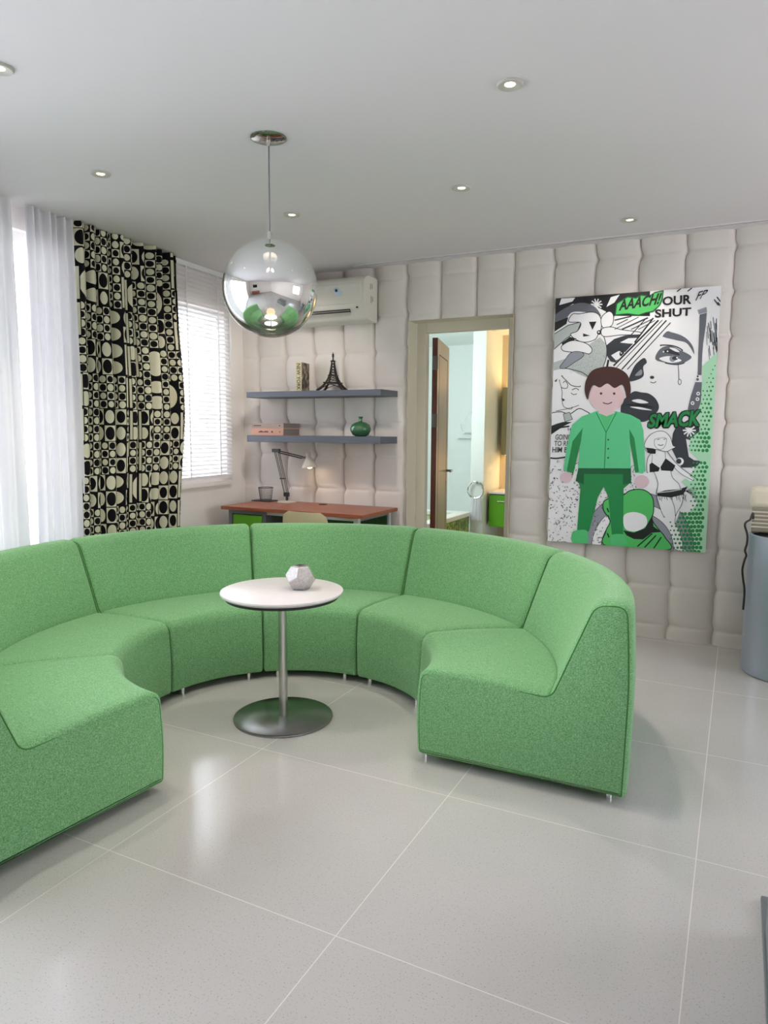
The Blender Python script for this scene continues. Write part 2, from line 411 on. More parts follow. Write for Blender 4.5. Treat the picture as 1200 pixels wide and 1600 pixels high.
for i in range(len(xs)-1):
    for j in range(len(zs)-1):
        cx_, cz_ = (xs[i]+xs[i+1])/2, (zs[j]+zs[j+1])/2
        if DX0 < cx_ < DX1 and cz_ < DZ: continue
        bm.faces.new((grid[i, j], grid[i+1, j], grid[i+1, j+1], grid[i, j+1]))
# solid core behind the padding, forming the deep door reveal
for a in ((-4.0, DX0, 0, ZC), (DX1, XR, 0, ZC), (DX0, DX1, DZ, ZC)):
    box(bm, a[0], a[1], YB+.05, YB+.165, a[2], a[3], 1)
# padding edge returns round the doorway
for (xa, za, xb, zb) in ((DX0, 0, DX0, DZ), (DX0, DZ, DX1, DZ), (DX1, DZ, DX1, 0)):
    q = [bm.verts.new(p) for p in ((xa, YB+.0, za), (xb, YB+.0, zb), (xb, YB+.05, zb), (xa, YB+.05, za))]
    bm.faces.new(q).material_index = 1
struct(link('wall_back', bm, [M['padded'], M['frame_paint']], angle=60), 'pale padded wall of buttoned square cushions')

# left wall with its two windows
W1 = (1.85, 6.45, 0.0, 2.52); W2 = (.27, .95, 1.0, 2.35)
bm = BM()
for a0, a1, z0, z1 in ((-.06, W2[0], 0, ZC), (W2[0], W2[1], 0, W2[2]), (W2[0], W2[1], W2[3], ZC), (W2[1], W1[0], 0, ZC),
                       (W1[0], W1[1], W1[3], ZC), (W1[1], 8.4, 0, ZC)):
    lbox(bm, a0, a1, -.2, 0, z0, z1)
struct(link('wall_left', bm, M['paint'], smooth=False))

# ceiling slot by the padded wall
bm = BM()
for y0, y1, mi, z in ((4.862, 4.872, 0, ZC-.008), (4.872, 4.905, 1, ZC-.001), (4.905, 4.915, 0, ZC-.008)):
    box(bm, -2.74, XR, y0, y1, z, ZC+.005, mi)
o = link('trim_1', bm, [M['ceiling'], M['slot']], smooth=False); struct(o, 'long linear air slot in the ceiling along the padded wall')

# ------------------------------------------------------------------ windows
def window_frame(bm, a0, a1, z0, z1, w, mull):
    lbox(bm, a0, a0+w, -.13, -.05, z0, z1); lbox(bm, a1-w, a1, -.13, -.05, z0, z1)
    lbox(bm, a0+w, a1-w, -.13, -.05, z1-w, z1); lbox(bm, a0+w, a1-w, -.13, -.05, z0, z0+w)
    for q in mull: lbox(bm, q-w/2, q+w/2, -.13, -.05, z0+w, z1-w)
w1 = bpy.data.objects.new('window_1', None); COL.objects.link(w1); struct(w1, 'tall white sliding window wall behind the sheer curtains')
bm = BM(); window_frame(bm, *W1, .06, (2.29, 3.4, 4.5, 5.5)); link('window_frame', bm, M['white'], w1, smooth=False)
bm = BM(); lbox(bm, W1[0]+.06, W1[1]-.06, -.093, -.087, .06, W1[3]-.06); link('pane', bm, M['pane'], w1, smooth=False)
w2 = bpy.data.objects.new('window_2', None); COL.objects.link(w2); struct(w2, 'small window behind the white slatted blind')
bm = BM(); window_frame(bm, *W2, .045, ()); link('window_frame', bm, M['white'], w2, smooth=False)
bm = BM(); lbox(bm, W2[0]+.045, W2[1]-.045, -.093, -.087, W2[2]+.045, W2[3]-.045); link('pane', bm, M['pane'], w2, smooth=False)
bm = BM(); lbox(bm, W2[0]-.03, W2[1]+.02, 0, .03, .935, .965); link('window_sill', bm, M['paint'], w2, smooth=False)

# unseen ground outside, added pale to bounce daylight up to the ceiling
bm = BM(); box(bm, -16, -4.62, -10, 12, -.15, -.05); struct(link('bounce_ground', bm, M['ground_bounce'], smooth=False))

# ------------------------------------------------------------------ venetian blind
bl = thing('venetian_blind', 'white slatted venetian blind beside the patterned curtain', 'blind', L(.6, .03, 2.6))
def lz(o):     # children built in world space under a placed empty
    o.matrix_parent_inverse = Matrix.Translation(-Vector(o.parent.location)) if not any(o.parent.rotation_euler) else o.parent.matrix_basis.inverted()
    return o
bm = BM(); z = 1.045; A0, A1 = .238, .965
while z < 2.60:
    for (b0, z0_, b1, z1_) in ((.022, .0115, .038, -.0115),):
        c_ = [(A0, b0, z+z0_), (A1, b0, z+z0_), (A1, (b0+b1)/2, z+.003), (A0, (b0+b1)/2, z+.003), (A1, b1, z+z1_), (A0, b1, z+z1_)]
        v = [bm.verts.new(L(*p)) for p in c_]
        bm.faces.new((v[0], v[1], v[2], v[3])); bm.faces.new((v[3], v[2], v[4], v[5]))
    z += .0335
lz(link('slats', bm, M['slat'], bl))
bm = BM(); lbox(bm, A0, A1, .01, .05, 2.608, 2.643); lz(link('headrail', bm, M['slat'], bl, smooth=False))
bm = BM(); lbox(bm, A0-.004, A1, .012, .046, .998, 1.022); lz(link('bottom_rail', bm, M['slat'], bl, smooth=False))
for a in (.415, .80):
    bm = BM(); lbox(bm, a-.006, a+.006, .0475, .0485, 1.02, 2.61); lz(link('ladder_tape', bm, M['slat'], bl, smooth=False))
bm = BM(); tube(bm, [L(.272, .056, 2.6), L(.272, .057, 2.0), L(.270, .057, 1.93)], .003, 6); tube(bm, [L(.257, .056, 2.6), L(.257, .057, 2.02)], .003, 6)
lz(link('pull_cord', bm, M['slat'], bl))

# ------------------------------------------------------------------ curtains
def curtain_mesh(a_of, b_of, z0, z1, nz, npts, cloth_w):
    bm = BM(); uv = bm.loops.layers.uv.new('cloth'); V = []
    # arc length at mid height
    base = [L(a_of(i/npts, .5), b_of(i/npts, .5), 0) for i in range(npts+1)]
    s_ = [0]
    for p, q in zip(base[:-1], base[1:]): s_.append(s_[-1]+(q-p).length)
    for j in range(nz+1):
        t = j/nz; z = z1+(z0-z1)*t
        V.append([bm.verts.new(L(a_of(i/npts, t), b_of(i/npts, t), z)) for i in range(npts+1)])
    for j in range(nz):
        for i in range(npts):
            f = bm.faces.new((V[j][i], V[j][i+1], V[j+1][i+1], V[j+1][i]))
            for lp, (ii, jj) in zip(f.loops, ((i, j), (i+1, j), (i+1, j+1), (i, j+1))):
                lp[uv].uv = (s_[ii], (z1-z0)*(1-jj/nz))
    return bm
# printed drape, 1.89..0.9 m from the corner; folds tighter at the heading
def pa(u, t):
    right = .955 - .075*math.exp(-((t-.42)/.2)**2) + .015*t
    left = 1.885 + .05*t
    a = left + (right-left)*u
    return a + .012*sin(2*pi*9*u+1.3)*(1-.5*t)
def pb(u, t):
    amp = .040*(1-.35*t)
    return .075 + amp*sin(2*pi*9*u) + .018*sin(2*pi*3.3*u+t*2.5) + (.012*sin(2*pi*19*u)*(1-t)**2)
o = link('patterned_curtain', curtain_mesh(pa, pb, .02, ZC-.004, 40, 220, 1.4), M['print'], angle=180)
tag(o, 'black and cream curtain printed with circles and squares', 'curtain')
def sheer(name, label, a0, a1, folds, ph, skew):
    def sa(u, t): return a0+(a1-a0)*u + skew*t*t*u + .008*sin(2*pi*folds*u*1.0+ph)
    def sb(u, t): return .07 + .026*sin(2*pi*folds*u+ph+.5*sin(3*t)) + .012*sin(2*pi*folds*.41*u+2*t)
    o = link(name, curtain_mesh(sa, sb, .02, ZC-.004, 24, int(folds*16), 1), M['sheer'], angle=180)
    return tag(o, label, 'curtain', 'white sheer curtains')
sheer('sheer_curtain', 'gathered white sheer curtain hanging against the patterned curtain', 1.90, 2.235, 6, .4, .03)
sheer('sheer_curtain', 'white sheer curtain cut off by the left edge of the view', 2.33, 3.15, 9, 1.0, -.05)

# ------------------------------------------------------------------ sofa: six wedge modules in a ring
SC = (-1.85, 2.61)
prof = fillet([(.70, .034), (.693, .20), (.706, .405), (1.250, .392), (1.400, .772), (1.535, .782), (1.555, .5), (1.545, .032)],
              [.025, .35, .055, .03, .05, .06, .2, .02], 6)
seat_prof = fillet([(.70, .034), (.690, .22), (.708, .412), (1.0, .412), (1.255, .392), (1.255, .034)], [.025, .3, .06, .3, .015, .01], 6)
back_prof = fillet([(1.250, .034), (1.252, .394), (1.330, .60), (1.404, .778), (1.537, .782), (1.556, .45), (1.545, .032)], [.01, .02, .4, .05, .06, .4, .02], 6)
MOD = 44.05
def sweep(pr, a0, a1, nseg=14, e=.020):
    bm = BM(); rings = []
    rm = 1.1
    st = [(a0, .022), (a0+.0035/rm, .0135), (a0+.010/rm, .005), (a0+e/rm, 0)] + [(a0+e/rm+(a1-a0-2*e/rm)*k/nseg, 0) for k in range(1, nseg)] + \
         [(a1-e/rm, 0), (a1-.010/rm, .005), (a1-.0035/rm, .0135), (a1, .022)]
    for ang, ins in st:
        pp = inset_poly(pr, ins) if ins else pr
        rings.append([bm.verts.new((r*cos(ang), r*sin(ang), z)) for r, z in pp])
    k = len(pr)
    for A, B in zip(rings[:-1], rings[1:]):
        for i in range(k):
            bm.faces.new((A[i], B[i], B[(i+1) % k], A[(i+1) % k]))
    bm.faces.new(rings[0]); bm.faces.new(rings[-1][::-1])
    bmesh.ops.recalc_face_normals(bm, faces=bm.faces)
    return bm
HALF = radians(MOD/2-.18)
def build_module():
    t = thing('sofa_module', '', 'sofa', (SC[0], SC[1], 0), 0, 'curved green sofa modules')
    link('seat', sweep(seat_prof, -HALF, HALF), M['sofa'], t, angle=50)
    link('backrest', sweep(back_prof, -HALF, HALF), M['sofa'], t, angle=50)
    for s_ in (-1, 1):
        pp = inset_poly(prof, .014); ang = s_*(HALF)
        bm = BM(); dn = Vector((-sin(ang), cos(ang), 0))*s_
        ring0 = [bm.verts.new(Vector((r*cos(ang), r*sin(ang), z)) - dn*.012) for r, z in pp]
        ring1 = [bm.verts.new(Vector((r*cos(ang), r*sin(ang), z)) + dn*.000) for r, z in inset_poly(prof, .017)]
        ring2 = [bm.verts.new(Vector((r*cos(ang), r*sin(ang), z)) + dn*.0025) for r, z in inset_poly(prof, .026)]
        k = len(pp)
        for A, B in ((ring0, ring1), (ring1, ring2)):
            for i in range(k): bm.faces.new((A[i], A[(i+1) % k], B[(i+1) % k], B[i]))
        bm.faces.new(ring2); bmesh.ops.recalc_face_normals(bm, faces=bm.faces)
        link('side_panel', bm, M['sofa'], t, angle=50)
        bm = BM(); tube(bm, [Vector((r*cos(ang), r*sin(ang), z)) - dn*.003 for r, z in inset_poly(prof, .0135)], .0024, 6, closed=True)
        link('piping', bm, M['piping'], t)
    for r, dg in ((.722, -15.5), (.722, 15.5), (1.48, -19.6), (1.48, 19.6)):
        bm = BM(); a = radians(dg); lathe(bm, [(0, 0), (.012, 0), (.012, .037), (0, .037)], 14, (r*cos(a), r*sin(a), 0))
        link('foot', bm, M['chrome'], t)
    return t
def dup(root):
    r = root.copy(); COL.objects.link(r)
    for ch in list(root.children):
        c = ch.copy(); COL.objects.link(c); c.parent = r
        for gch in list(ch.children):
            d = gch.copy(); COL.objects.link(d); d.parent = c
    return r
mod0 = build_module()
labels = ['green curved sofa module with open end, nearest the tall metal cylinder',
          'green curved sofa module, second from the end below the pop art canvas',
          'green curved sofa module facing us right behind the round table',
          'green curved sofa module left of the table, its back below the blind and patterned curtain',
          'green curved sofa module backing onto the white sheer curtains',
          'green curved sofa module with open end cut off by the left edge']
mods = [mod0] + [dup(mod0) for _ in range(5)]
for i, t in enumerate(mods):
    t.rotation_euler = (0, 0, radians(MOD*(i+.5)+.2)); t['label'] = labels[i]
mods[5].location = (SC[0]+.004, SC[1]+.028, 0)

# ------------------------------------------------------------------ round table + ornament
tx, ty = -1.915, 2.735
t = thing('pedestal_table', 'small round white table on a steel pedestal inside the sofa ring', 'table', (tx, ty, 0))
bm = BM(); lathe(bm, [(0, .612), (.268, .612), (.287, .619), (.292, .627), (.291, .634), (.286, .636), (0, .636)], 96); link('tabletop', bm, M['white_lam'], t)
bm = BM(); lathe(bm, [(0, .590), (.17, .590), (.268, .600), (.272, .6125), (0, .6125)], 64); link('under_plate', bm, M['dark_under'], t)
bm = BM(); lathe(bm, [(.0, .012), (.021, .012), (.021, .6), (0, .6)], 32); link('column', bm, M['steel'], t)
bm = BM(); lathe(bm, [(0, 0), (.24, 0), (.241, .004), (.239, .010), (.234, .012), (.03, .0135), (0, .0135)], 96); link('base_disc', bm, M['spun'], t)

bm = BM()
bmesh.ops.create_icosphere(bm, subdivisions=1, radius=1.0)
# dodecahedron = dual of the icosahedron
bm2 = BM(); ico = BM(); bmesh.ops.create_icosphere(ico, subdivisions=1, radius=1.0)
cen = {f.index: f.calc_center_median().normalized() for f in ico.faces}; ico.faces.ensure_lookup_table()
ico.faces.index_update(); cen = {f.index: f.calc_center_median().normalized() for f in ico.faces}
vv = {k_: bm2.verts.new(c_) for k_, c_ in cen.items()}
for v in ico.verts:
    fs = list(v.link_faces); nrm = v.co.normalized(); ref = (fs[0].calc_center_median()-v.co); ref = (ref-nrm*ref.dot(nrm)).normalized(); ref2 = nrm.cross(ref)
    fs.sort(key=lambda f: atan2((cen[f.index]-nrm).dot(ref2), (cen[f.index]-nrm).dot(ref)))
    bm2.faces.new([vv[f.index] for f in fs])
bm.free(); ico.free()
# stand it on a face
f0 = bm2.faces[:][0]; bm2.normal_update(); q = f0.normal.rotation_difference(Vector((0, 0, -1)))
bmesh.ops.rotate(bm2, verts=bm2.verts, matrix=q.to_matrix()); bmesh.ops.rotate(bm2, verts=bm2.verts, matrix=Matrix.Rotation(.65, 3, 'Z'))
bmesh.ops.scale(bm2, verts=bm2.verts, vec=(.074, .074, .070))
zm = min(v.co.z for v in bm2.verts)
bmesh.ops.translate(bm2, verts=bm2.verts, vec=(0, 0, -zm))
g_ = thing('faceted_ornament', 'silver faceted candle holder on the round white table', 'ornament', (-1.850, 2.795, .636))
zt = max(v.co.z for v in bm2.verts)
link('body', bm2, M['silver_mosaic'], g_, smooth=False, bevel=.0025, seg=1)
bm = BM(); lathe(bm, [(.015, zt-.002), (.03, zt-.002), (.03, zt+.003), (.015, zt+.003)], 5); link('rim', bm, M['chrome'], g_, smooth=False)

# ------------------------------------------------------------------ pendant
pc = (-1.89, 2.635); RG = .2085; GZ = 2.012
t = thing('pendant_lamp', 'mirrored glass globe pendant lamp hanging over the sofa ring', 'lamp', (pc[0], pc[1], GZ))
bm = BM(); lathe(bm, [(0, ZC-GZ-.012), (.03, ZC-GZ-.010), (.073, ZC-GZ-.006), (.078, ZC-GZ-.003), (.078, ZC-GZ), (0, ZC-GZ)], 48); link('canopy', bm, M['dark_chrome'], t)
bm = BM(); lathe(bm, [(0, ZC-GZ-.035), (.007, ZC-GZ-.035), (.009, ZC-GZ-.012), (0, ZC-GZ-.012)], 16); link('cord_grip', bm, M['steel'], t)
bm = BM(); tube(bm, [(0, 0, RG+.03), (0, 0, ZC-GZ-.03)], .0032, 8); link('cord', bm, M['grey_metal'], t)
bm = BM(); lathe(bm, [(0, RG-.008), (.026, RG-.008), (.026, RG-.002), (.012, RG+.004), (.009, RG+.035), (0, RG+.035)], 24); link('top_cap', bm, M['steel'], t)
bm = BM(); bmesh.ops.create_uvsphere(bm, u_segments=64, v_segments=40, radius=RG); link('globe', bm, M['ball'], t, angle=180)
bm = BM(); bmesh.ops.create_uvsphere(bm, u_segments=24, v_segments=16, radius=.019); bmesh.ops.translate(bm, verts=bm.verts, vec=(0, 0, -.1)); link('bulb', bm, M['bulb'], t, angle=180)
pd = bpy.data.lights.new('pendant_bulb', 'POINT'); pd.energy = .8; pd.color = (1, .84, .66); pd.shadow_soft_size = .03
po = bpy.data.objects.new('pendant_bulb', pd); COL.objects.link(po); po.location = (pc[0], pc[1], GZ-.135)
bm = BM(); lathe(bm, [(0, -.03), (.004, -.03), (.006, -.035), (.018, -.045), (.019, -.08), (0, -.08)], 20); tube(bm, [(0, 0, RG-.01), (0, 0, -.03)], .003, 8); link('lamp_holder', bm, M['dark_under'], t)

# ------------------------------------------------------------------ recessed downlights
def downlight(x, y, label, watts=17, aim=None):
    t = thing('ceiling_downlight', label, 'ceiling light', (x, y, ZC), 0, 'recessed ceiling downlights')
    bm = BM(); lathe(bm, [(.0195, -.002), (.030, -.007), (.044, -.008), (.048, -.004), (.048, 0), (.0195, 0)], 36); link('trim_ring', bm, M['ring'], t)
    bm = BM(); lathe(bm, [(0, -.003), (.0195, -.003), (.0195, 0), (0, 0)], 24); link('lens', bm, M['led'], t)
    d = bpy.data.lights.new('downlight_lamp', 'SPOT'); d.energy = watts; d.color = (1, .91, .80); d.spot_size = radians(92); d.spot_blend = .7; d.shadow_soft_size = .05
    so = bpy.data.objects.new('downlight_lamp', d); COL.objects.link(so); so.location = (x, y, ZC-.012)
    if aim: so.rotation_euler = (Vector(aim)-Vector((x, y, ZC))).to_track_quat('-Z', 'Y').to_euler()
for x, y, lb in ((-2.385, 1.735, 'recessed ceiling downlight cut off by the left edge of the ceiling'),
                 (-2.893, 2.625, 'recessed ceiling downlight left of the pendant, above the patterned curtain'),
                 (-2.417, 3.59, 'recessed ceiling downlight just right of the pendant cord'),
                 (-1.362, 3.584, 'recessed ceiling downlight in mid ceiling, right of the pendant and before the door'),
                 (-.818, 2.625, 'largest looking recessed ceiling downlight, high right of the pendant'),
                 (-.659, 4.537, 'recessed ceiling downlight above the pop art canvas')):
    downlight(x, y, lb, *((10, (-.66, 5.0, 1.1)) if y > 4 else ((36, (-3.7, 4.8, .8)) if (x < -2.4 and y > 3) else (27, None))))

# ------------------------------------------------------------------ doorway
d1 = bpy.data.objects.new('door_1', None); COL.objects.link(d1); struct(d1, 'open bathroom door in its cream frame')
YF = 5.165
bm = BM()
box(bm, DX0, -2.232, YF, YF+.06, 0, DZ); box(bm, -1.57, DX1, YF, YF+.06, 0, DZ); box(bm, -2.232, -1.57, YF, YF+.06, 2.148, DZ)
link('door_frame', bm, M['frame_paint'], d1, smooth=False, bevel=.003)
lf = bpy.data.objects.new('door_leaf', None); COL.objects.link(lf); lf.parent = d1
lf.location = (-2.205, 5.225, 0); lf.rotation_euler = (0, 0, radians(104.5))
LW, TH, LH = .745, .042, 2.118
bm = BM(); box(bm, 0, .006, -TH, 0, .012, LH); box(bm, LW-.006, LW, -TH, 0, .012, LH); o = link('leaf_edge', bm, M['door_wood'], lf, smooth=False)
bm = BM(); box(bm, .006, LW-.006, -TH, 0, .012, LH); link('leaf_panel', bm, M['door_face'], lf, smooth=False)
bm = BM()
for x0, x1, z0, z1 in ((.105, .113, .12, 2.0), (.63, .638, .12, 2.0), (.113, .63, .12, .128), (.113, .63, 1.992, 2.0)):
    box(bm, x0, x1, -TH-.0015, -TH+.001, z0, z1)
link('groove', bm, M['ink'], lf, smooth=False)
for z in (1.87, 1.42, .32):
    bm = BM(); box(bm, -.024, .0, -.036, -.005, z, z+.105); tube(bm, [(-.012, -.041, z), (-.012, -.041, z+.105)], .007, 8)
    link('hinge', bm, M['hinge'], lf)
for s_ in (-1, 1):
    y0 = -TH if s_ < 0 else 0
    bm = BM(); tube(bm, [(LW-.11, y0, 1.04), (LW-.11, y0+s_*.058, 1.04)], .011, 10)
    tube(bm, [(LW-.09, y0+s_*.055, 1.04), (LW-.15, y0+s_*.058, 1.04), (LW-.235, y0+s_*.055, 1.04)], .0085, 10)
    box(bm, LW-.118, LW-.102, min(y0, y0+s_*.006), max(y0, y0+s_*.006), .91, .96)
    link('door_handle', bm, M['dark_chrome'], lf)

# ------------------------------------------------------------------ bathroom beyond
bm = BM(); box(bm, -4.2, -.6, 5.166, 8.6, -.12, -.001); struct(link('floor_bathroom', bm, M['paint'], smooth=False))
bm = BM(); box(bm, -4.2, -.6, 5.21, 8.6, 2.42, 2.56); struct(link('ceiling_bathroom', bm, M['bath_paint'], smooth=False))
bm = BM(); box(bm, -4.2, -2.36, 8.2, 8.35, 0, 2.42); struct(link('wall_bathroom_back', bm, M['bath_paint'], smooth=False))
bm = BM(); box(bm, -3.95, -3.8, 5.21, 8.2, 0, 2.42); struct(link('wall_bathroom_left', bm, M['bath_paint'], smooth=False))
bm = BM(); box(bm, -.95, -.8, 5.21, 8.2, 0, 2.42); struct(link('wall_bathroom_right', bm, M['bath_paint'], smooth=False))
bm = BM(); box(bm, -2.50, -2.36, 7.0, 8.2, 0, 2.42); struct(link('wall_bathroom_pier', bm, M['bath_paint'], smooth=False))
bm = BM(); box(bm, -2.36, -.95, 7.55, 7.7, 0, 2.42); struct(link('wall_bathroom_vanity', bm, M['beige_paint'], smooth=False))
# bath tub
t = thing('bathtub', 'built-in bath clad in green mosaic beyond the open door', 'bathtub', (-3.1, 7.0, 0))
bm = BM(); box(bm, -.65, .6, -1.1, -.02, 0, .50); lz_ = link('surround', bm, M['mosaic'], t, smooth=False)
bm = BM()
for x0, x1, y0, y1 in ((-.66, .61, -1.11, -1.0), (-.66, .61, -.13, -.01), (-.66, -.55, -1.0, -.13), (.48, .61, -1.0, -.13)): box(bm, x0, x1, y0, y1, .50, .545)
link('rim', bm, M['white'], t, smooth=False, bevel=.006)
# towel ring + towel on the pier
t = thing('towel_ring', 'chrome towel ring on the white bathroom pier', 'towel holder', (-2.43, 7.0, .86))
bm = BM(); tube(bm, [(.085*cos(a)-.0, -.035, .085*sin(a)-.08) for a in [radians(120+k*10) for k in range(0, 31)]], .010, 8); link('ring', bm, M['chrome'], t)
bm = BM(); tube(bm, [(.0, 0, .005), (0, -.035, .005)], .01, 10); box(bm, -.03, .03, -.045, -.025, -.002, .012); link('mount', bm, M['chrome'], t, bevel=.003)
bm = BM(); V = []
for j in range(13):
    tt = j/12; w_ = .045+.022*tt
    V.append([bm.verts.new((-2.43+.005+(i/16-.5)*2*w_, 6.958 + .010*sin(i*1.3+tt)*(.5+.5*tt), .712-.25*tt)) for i in range(17)])
for j in range(12):
    for i in range(16): bm.faces.new((V[j][i], V[j+1][i], V[j+1][i+1], V[j][i+1]))
bmesh.ops.solidify(bm, geom=bm.faces, thickness=.012)
tag(link('hand_towel', bm, M['towel'], angle=80), 'white hand towel hanging through the chrome ring', 'towel')
# vanity
t = thing('vanity_cabinet', 'green wall-hung vanity cabinet seen through the doorway', 'cabinet', (-2.33, 7.1, .39))
bm = BM(); box(bm, .004, .9, .012, .44, 0, .345); link('carcass', bm, M['dark_green'], t, smooth=False)
for k_ in range(2):
    bm = BM(); box(bm, .006+k_*.45, .45+k_*.45, -.006, .011, .0, .335); dd = link('door', bm, M['green_door'], t, smooth=False, bevel=.002)
    bm = BM(); box(bm, .1+k_*.45, .34+k_*.45, -.022, -.014, .268, .275)
    for xx in (.11, .33): box(bm, xx-.004+k_*.45, xx+.004+k_*.45, -.015, -.005, .268, .275)
    link('handle', bm, M['chrome'], dd, smooth=False)
bm = BM(); box(bm, 0, .92, -.02, .445, .346, .368); link('worktop', bm, M['white_lam'], t, smooth=False, bevel=.003)
t = thing('mirror_cabinet', 'olive mirror cabinet with warm lights above the vanity', 'cabinet', (-2.162, 7.4, 1.135))
bm = BM(); box(bm, -.14, .7, .0, .149, 0, .72); link('body', bm, M['olive'], t, smooth=False, bevel=.003)
for z in (.722, -.006):
    bm = BM(); box(bm, -.12, .68, .1, .13, z, z+.004); link('light_strip', bm, mat('warm_strip_light', (1, .8, .5), emit=(1, .62, .22), estr=6), t, smooth=False)
area_lamp('cabinet_light', (-1.75, 7.47, 1.10), (0, .1, -1), .8, .05, 1.3, (1, .68, .34)); area_lamp('cabinet_light', (-1.75, 7.47, 1.87), (0, .1, 1), .8, .05, 1.6, (1, .68, .34))
t = bm = BM(); lathe(bm, [(0, 0), (.022, 0), (.03, .01), (.052, .055), (.05, .075), (.03, .10), (.02, .115), (.015, .112), (0, .10)], 8)
o = link('bud_vase', bm, M['iron'], smooth=False); o.location = (-2.055, 7.25, .758); tag(o, 'small dark faceted vase on the vanity worktop', 'vase')
# relief on the wall above the bath
t = thing('wall_relief', 'pale sculpted shell relief on the bright bathroom wall', 'wall art', (-2.86, 8.19, 1.42))
bm = BM(); bmesh.ops.create_icosphere(bm, subdivisions=3, radius=.2)
for v in bm.verts:
    a = atan2(v.co.z, v.co.x); v.co.y = v.co.y*.25*(1+.5*sin(a*9)); v.co *= 1+.08*sin(a*7)
    if v.co.z < -.05: v.co.z = -.05-.2*abs(v.co.z+.05)
link('shell', bm, M['bath_paint'], t)
bm = BM(); box(bm, -.25, .16, -.06, 0, -.12, -.10); link('ledge', bm, M['bath_paint'], t, smooth=False)

# ------------------------------------------------------------------ air conditioner
t = thing('air_conditioner', 'cream split air conditioner high on the padded wall', 'air conditioner', (-3.0, 4.995, 2.21))
pf = fillet([(0, .012), (0, .345), (-.165, .345), (-.215, .31), (-.215, .09), (-.16, .02)], [.0, .02, .05, .03, .06, .03], 5)
def prism_x(bm, pr, x0, x1, mi=0):
    A = [bm.verts.new((x0, y, z)) for y, z in pr]; B = [bm.verts.new((x1, y, z)) for y, z in pr]; k = len(pr)
    for i in range(k): bm.faces.new((A[i], B[i], B[(i+1) % k], A[(i+1) % k])).material_index = mi
    bm.faces.new(A[::-1]); bm.faces.new(B); bmesh.ops.recalc_face_normals(bm, faces=bm.faces)
bm = BM(); prism_x(bm, pf, -.43, .425); link('body', bm, M['ac'], t, bevel=.004)
bm = BM(); box(bm, -.415, .40, -.222, -.208, .135, .285); link('front_panel', bm, M['ac'], t, smooth=False, bevel=.005)
bm = BM(); box(bm, -.40, .30, -.219, -.19, .072, .096); link('outlet_slot', bm, M['ac_dark'], t, smooth=False)
bm = BM(); v = [bm.verts.new(p) for p in ((-.40, -.205, .050), (.30, -.205, .050), (.30, -.221, .086), (-.40, -.221, .086))]; bm.faces.new(v); bmesh.ops.solidify(bm, geom=bm.faces, thickness=.004); link('louvre', bm, M['ac'], t, smooth=False)
bm = BM(); lathe(bm, [(0, 0), (.026, 0), (.026, .002), (0, .002)], 24); bmesh.ops.rotate(bm, verts=bm.verts, matrix=Matrix.Rotation(pi/2, 3, 'X')); bmesh.ops.translate(bm, verts=bm.verts, vec=(.19, -.222, .235)); box(bm, .19, .235, -.2235, -.222, .195, .232); link('sticker', bm, M['sticker'], t, smooth=False)
bm = BM(); lathe(bm, [(0, 0), (.011, 0), (.011, .002), (0, .002)], 16); bmesh.ops.rotate(bm, verts=bm.verts, matrix=Matrix.Rotation(pi/2, 3, 'X')); bmesh.ops.translate(bm, verts=bm.verts, vec=(.187, -.224, .238)); link('sticker_mark', bm, M['sticker_dark'], t, smooth=False)
bm = BM(); box(bm, .355, .37, -.218, -.205, .098, .11); link('sensor_window', bm, M['black'], t, smooth=False)
bm = BM()
for y0, z0, z1 in ((-.12, .245, .29), (-.095, .255, .29), (-.11, .145, .20), (-.085, .16, .195)): box(bm, .4245, .4265, y0, y0+.007, z0, z1)
link('side_lettering', bm, M['slot'], t, smooth=False)

# ------------------------------------------------------------------ shelves and what stands on them
SX0, SX1, SY0 = -3.632, -2.397, 4.71
for z0, z1, lb in ((1.651, 1.697, 'upper grey floating shelf, carrying the tower figurine'), (1.292, 1.345, 'lower grey floating shelf, carrying the green vase')):
    bm = BM(); box(bm, SX0, SX1, SY0, 5.005, z0, z1)
    tag(link('wall_shelf', bm, M['shelf'], smooth=False, bevel=.002), lb, 'shelf', 'grey floating shelves')
ZU, ZL = 1.697, 1.345

def text_verts(body, size=1., bold=0., shear=0.):
    c = bpy.data.curves.new('lettering', 'FONT'); c.body = body; c.size = size; c.offset = bold; c.shear = shear; c.resolution_u = 3
    o = bpy.data.objects.new('lettering', c); COL.objects.link(o)
    me = o.to_mesh(); vs = [v.co.copy() for v in me.vertices]; fs = [list(p.vertices) for p in me.polygons]
    o.to_mesh_clear(); bpy.data.objects.remove(o); bpy.data.curves.remove(c)
    x0, x1 = min(v.x for v in vs), max(v.x for v in vs); y0, y1 = min(v.y for v in vs), max(v.y for v in vs)
    return [((v.x-x0)/(x1-x0), (v.y-y0)/(y1-y0)) for v in vs], fs

# standing book: spine and cover
t = thing('book', 'upright book with cream NEW YORK spine on the upper shelf', 'book', (-3.205, 4.80, ZU))
BH = .232
bm = BM(); box(bm, 0, .004, 0, .17, 0, BH); box(bm, .045, .049, 0, .17, 0, BH); link('cover', bm, M['book_photo'], t, smooth=False)
bm = BM(); box(bm, .0, .049, -.004, .0, 0, BH); sp = link('spine', bm, M['book_cream'], t, smooth=False)
bm = BM(); box(bm, .004, .045, .0, .165, .003, BH-.003); link('page_block', bm, M['pages'], t, smooth=False)
vs, fs = text_verts('NEW YORK', bold=.012); bm = BM()
q = [bm.verts.new((.009+v*.031, -.0048, BH-.012-u*(BH-.024))) for u, v in vs]
for f in fs: bm.faces.new([q[i] for i in f])
link('spine_lettering', bm, M['ink'], sp, smooth=False)
t.rotation_euler = (0, 0, radians(12))
